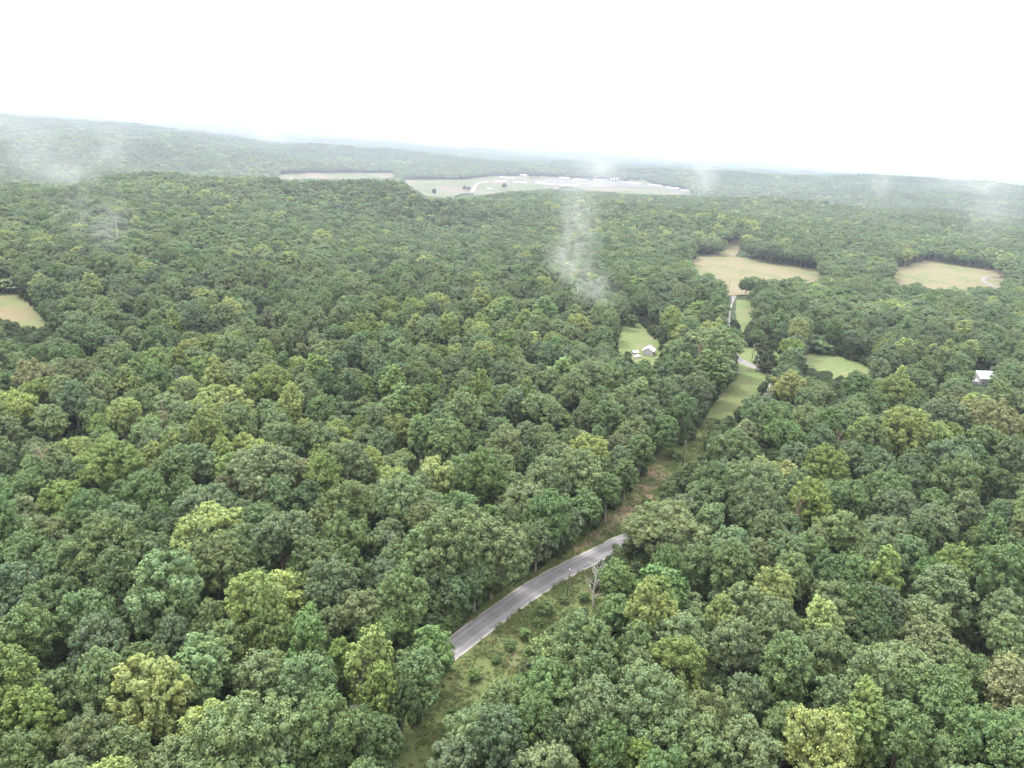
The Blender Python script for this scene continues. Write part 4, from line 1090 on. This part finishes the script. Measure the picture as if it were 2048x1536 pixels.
# ------------------------------------------------------------------ houses
def house(name, px, py, L, W, hw, hr, rz, label, roofm, wallm, cat='house', extra=True, grp=None, over=0.4, zoff=0.0):
    p = unproject(px, py); g = float(ground_h(p[0], p[1])) + zoff
    r = empty(name, (p[0], p[1], g), rz)
    w = MB(); w.box(-L / 2, L / 2, -W / 2, W / 2, -0.8, hw)
    w.poly([(-L / 2, -W / 2, hw), (-L / 2, 0, hw + hr), (-L / 2, W / 2, hw)]); w.poly([(L / 2, W / 2, hw), (L / 2, 0, hw + hr), (L / 2, -W / 2, hw)])
    obj('wall', w.mesh('wall', [wallm]), r)
    f = MB(); o_ = over; k = hr / (W / 2); e = 0.12
    for s in (-1, 1):
        f.v += [(-L / 2 - o_, s * (W / 2 + o_), hw - k * o_ + e), (L / 2 + o_, s * (W / 2 + o_), hw - k * o_ + e), (L / 2 + o_, 0, hw + hr + e), (-L / 2 - o_, 0, hw + hr + e),
                (-L / 2 - o_, s * (W / 2 + o_), hw - k * o_ + e + .1), (L / 2 + o_, s * (W / 2 + o_), hw - k * o_ + e + .1), (L / 2 + o_, 0, hw + hr + e + .1), (-L / 2 - o_, 0, hw + hr + e + .1)]
        b = len(f.v) - 8; f.f += [(b, b + 1, b + 2, b + 3), (b + 4, b + 5, b + 6, b + 7), (b, b + 1, b + 5, b + 4), (b + 1, b + 2, b + 6, b + 5), (b + 2, b + 3, b + 7, b + 6), (b + 3, b, b + 4, b + 7)]
    roof = obj('roof', f.mesh('roof', [roofm]), r)
    if extra:
        n = max(1, int(L // 4))
        for s in (-1, 1):
            for i in range(n):
                xx = -L / 2 + (i + 0.5) * L / n
                if s == -1 and i == n // 2:
                    m = MB(); m.box(xx - .5, xx + .5, s * W / 2 - .06, s * W / 2 + .06, 0.1, 2.1); obj('door', m.mesh('door', [M_DOOR]), r)
                else:
                    m = MB(); m.box(xx - .6, xx + .6, s * W / 2 - .05, s * W / 2 + .05, 1.0, 2.1); wo = obj('window', m.mesh('window', [M_WHITEROOF]), r)
                    m = MB(); m.box(xx - .5, xx + .5, s * W / 2 - .08, s * W / 2 + .08, 1.1, 2.0); obj('pane', m.mesh('pane', [M_GLASS]), wo)
    tag(r, label, cat, grp); return r, roof
h1, rf = house('house', 1297, 709, 7.4, 6.2, 2.8, 1.9, 1.25, 'small white metal-roofed house in the grassy clearing among the trees', M_WHITEROOF, M_GREYWALL)
m = MB(); m.tube([(2, 1.0, 3.6), (2, 1.0, 5.2)], [0.3, 0.3], 6); obj('chimney', m.mesh('chimney', [M_GREYWALL]), rf)
house('shed', 1269, 710, 3.2, 2.6, 2.0, 0.7, 0.4, 'little white shed left of the small white house', M_WHITEROOF, M_WHITEWALL, 'shed', False)
h2, rf2 = house('house', 1968, 766, 14, 10, 4.0, 3.2, 0.15, 'white-roofed house half hidden behind the tan crown at the right edge', M_WHITEROOF, M_WHITEWALL)
house('shed', 1944, 768, 4, 3, 2.2, 0.8, 0.3, 'white shed left of the half hidden white-roofed house', M_WHITEROOF, M_WHITEWALL, 'shed', False)

def parked_car(px, py, rz, label):
    p = unproject(px, py); g = float(ground_h(p[0], p[1])) + 0.3
    r = empty('parked_car', (p[0], p[1], g), rz)
    prof = [(-2.2, .35), (-2.25, .8), (-2.1, .95), (-1.5, 1.0), (-1.0, 1.45), (0.7, 1.47), (1.3, 1.0), (2.1, .85), (2.25, .6), (2.2, .35)]
    v, f = [], []; n = len(prof)
    for x_, z_ in prof:
        iw = 0.88 if z_ < 1.1 else 0.68
        v += [(x_, -iw, z_), (x_, iw, z_)]
    for i in range(n): j = (i + 1) % n; f.append((2 * i, 2 * j, 2 * j + 1, 2 * i + 1))
    f.append(tuple(2 * i for i in range(n))); f.append(tuple(2 * i + 1 for i in range(n))[::-1])
    obj('body', new_mesh('body', v, f, [M_CARPAINT]), r)
    m = MB()
    for s in (-1, 1): m.box(-1.0, 0.7, s * 0.80 - .05, s * 0.80 + .05, 1.0, 1.38)
    obj('window', m.mesh('window', [M_GLASS]), r)
    for x_ in (-1.4, 1.4):
        for s in (-1, 1):
            m = MB(); m.tube([(x_, s * .72, .34), (x_, s * .93, .34)], [.34, .34], 12); obj('wheel', m.mesh('wheel', [M_TYRE]), r)
    tag(r, label, 'car')
parked_car(1275, 716, 0.6, 'white parked car below the little white shed in the clearing')

# far farm: long pale sheds, silos, small houses
FARM = [(1015, 359, 95, 14, 4, 3, -0.10, M_PALEROOF, 'longest pale shed of the farm group at the left end'), (1000, 366, 50, 12, 3.5, 2.5, -0.1, M_RUSTROOF, 'reddish roofed shed below the left farm buildings'),
        (1040, 368, 55, 13, 3.5, 2.5, -0.1, M_RUSTROOF, 'second reddish roofed shed, right of the first'), (985, 350.5, 16, 12, 4, 3, 0.3, M_PALEROOF, 'pale farmhouse above the left farm buildings'),
        (1003, 352, 30, 10, 3.5, 2.5, -0.1, M_PALEROOF, 'pale barn just right of the farmhouse'), (1047, 353, 34, 11, 3.5, 2.5, -0.1, M_PALEROOF, 'pale barn left of the dark clump by the farm'),
        (1128, 358.5, 50, 12, 4, 2.5, -0.12, M_PALEROOF, 'pale barn at the back of the gravel yard'), (1160, 362, 90, 13, 4, 2.5, -0.14, M_PALEROOF, 'long pale shed behind the middle of the gravel yard'),
        (1200, 363.5, 90, 13, 4, 2.5, -0.14, M_PALEROOF, 'long pale shed at the back, left of the silos'), (1090, 371, 110, 13, 3.5, 2.5, -0.1, M_PALEROOF, 'long pale shed at the near left of the yard'),
        (1135, 374, 120, 13, 3.5, 2.5, -0.1, M_PALEROOF, 'long pale shed along the front of the yard'), (1265, 369, 110, 13, 4, 2.5, -0.22, M_PALEROOF, 'long pale shed right of the silos'),
        (1310, 374, 90, 13, 4, 2.5, -0.3, M_PALEROOF, 'long pale shed in the row toward the right hill'), (1345, 379, 80, 13, 4, 2.5, -0.4, M_PALEROOF, 'pale shed, last but one toward the right hill'),
        (1375, 385, 60, 13, 4, 2.5, -0.45, M_PALEROOF, 'pale shed at the right end of the farm'), (980, 381.5, 22, 10, 4, 3, 0.1, M_PALEROOF, 'small white barn beside the gravel farm track')]
for (px, py, L, W, hw, hr, rz, rm, lb) in FARM:
    L = L * (0.62 if L > 60 else 0.85)
    house('farm_shed', px, py, L, W, hw, hr, rz, lb, rm, M_WHITEWALL, 'farm shed', False, 'farm sheds in the valley', 0.8, 2.5)
for k, px in enumerate((1222, 1228, 1234)):
    p = unproject(px, 364); g = float(ground_h(p[0], p[1]))
    r = empty('silo', (p[0], p[1], g)); m = MB(); m.tube([(0, 0, 0), (0, 0, 17)], [4.5, 4.5], 16); obj('tank', m.mesh('tank', [M_PALEROOF], True), r)
    m = MB(); m.tube([(0, 0, 17), (0, 0, 19.5)], [4.7, 0.4], 16); obj('roof', m.mesh('roof', [M_WHITEROOF], True), r)
    tag(r, ('left', 'middle', 'right')[k] + ' of the three white silos behind the farm yard', 'silo', 'silos of the valley farm')
# lone trees in the valley fields
for k, (px, py, w, lb) in enumerate([(929, 382, 8, 'lone dark tree left of the farm track, the left of a pair'), (937, 383, 7, 'lone dark tree left of the farm track, the right of a pair'), (1008, 378, 9, 'lone round tree in the field below the reddish sheds'),
                                     (921, 360, 6, 'small lone tree on the upper edge of the crop field'), (1062, 355, 11, 'dark clump of trees behind the farm, left of two'), (1074, 355, 11, 'dark clump of trees behind the farm, right of two'),
                                     (1251, 365, 9, 'tree beside the right silo'), (868, 392, 9, 'tree at the near corner of the valley crop field')]):
    p = unproject(px, py + 2); g = float(ground_h(p[0], p[1])); d = np.linalg.norm(p - CAM)
    hv = HI[k % 4]; sc = w * d / FPX / hv['W']
    r = empty('field_tree', (p[0], p[1], g), k * 1.1); c = obj('crown', hv['crown'], r); st = obj('trunk', hv['trunk'], r)
    r.scale = (sc, sc, min(sc, 1.1)); c['tint'] = [0.035, 0.055, 0.028]
    tag(r, lb, 'tree', 'lone trees in the valley fields')

# ------------------------------------------------------------------ haze and drifting mist
m = MB(); m.box(-21500, 21500, -21500, 21500, -95, 118)
hz = obj('haze', m.mesh('haze', [haze_material('thin_haze', 0.92e-4, (0.76, 0.82, 1.0), 0.6)])); tag(hz, 'thin bluish haze over the whole landscape', kind='stuff')

def mist(px, py, dist, wpx, hpx, dens, label, seed, tilt=0.0, depth=0.7, stretch=(1, 1, 0.6)):
    d = ray_dir(px, py); c = CAM + d * dist; rx = wpx * dist / FPX / 2; rz = hpx * dist / FPX / 2
    c[2] = min(c[2], 117 - rz) if c[2] + rz > 117 else c[2]
    v = ICO_V; # subdivided sphere
    bmv = []; bmf = []
    nseg, nr = 20, 12
    for i in range(nr + 1):
        th = math.pi * i / nr
        for j in range(nseg): ph = 2 * math.pi * j / nseg; bmv.append((math.sin(th) * math.cos(ph), math.sin(th) * math.sin(ph), math.cos(th)))
    for i in range(nr):
        for j in range(nseg): j2 = (j + 1) % nseg; bmf.append((i * nseg + j, (i + 1) * nseg + j, (i + 1) * nseg + j2, i * nseg + j2))
    me = new_mesh('mist', bmv, bmf, [mist_material('drifting_mist', 0.5 * dens / (rx * depth), seed, stretch)])
    o = obj('mist', me); o.location = c; o.scale = (rx, rx * depth, rz); o.rotation_euler = (0, tilt, 0)
    tag(o, label, kind='stuff')
mist(1160, 430, 420, 130, 200, 0.8, 'upper part of the mist column over the middle of the forest', 1, -0.25, 0.9, (1.0, 1, 0.6))
mist(1145, 510, 410, 150, 170, 0.9, 'middle of the mist column over the forest', 14, 0.15, 0.9, (1.0, 1, 0.7))
mist(1190, 575, 400, 160, 110, 0.9, 'foot of the mist column spreading over the treetops', 2, 0.5)
mist(1200, 345, 900, 190, 90, 0.7, 'faint mist above the far farm', 3)
mist(70, 300, 700, 220, 120, 0.42, 'mist wisp over the far left hills', 4)
mist(205, 285, 700, 150, 110, 0.55, 'small mist wisp right of the left hill wisps', 5)
mist(30, 243, 1500, 260, 50, 0.35, 'pale cloud scrap on the left skyline', 6)
mist(130, 350, 600, 170, 70, 0.65, 'low mist wisp above the left ridge', 7)
mist(540, 275, 1500, 110, 36, 0.7, 'small pale mist puff near the skyline', 8)
mist(195, 440, 420, 170, 160, 0.45, 'thin mist strands over the left wood', 9, 0.4)
mist(1985, 395, 700, 150, 140, 0.55, 'mist wisp at the right edge below the skyline', 10, 0.3)
mist(1950, 366, 1500, 240, 44, 0.8, 'bright cloud scrap on the right skyline', 11)
mist(1405, 350, 900, 110, 90, 0.7, 'small mist wisp right of the farm', 12)
mist(1765, 362, 900, 60, 70, 0.7, 'tiny mist wisp over the right hills', 13)
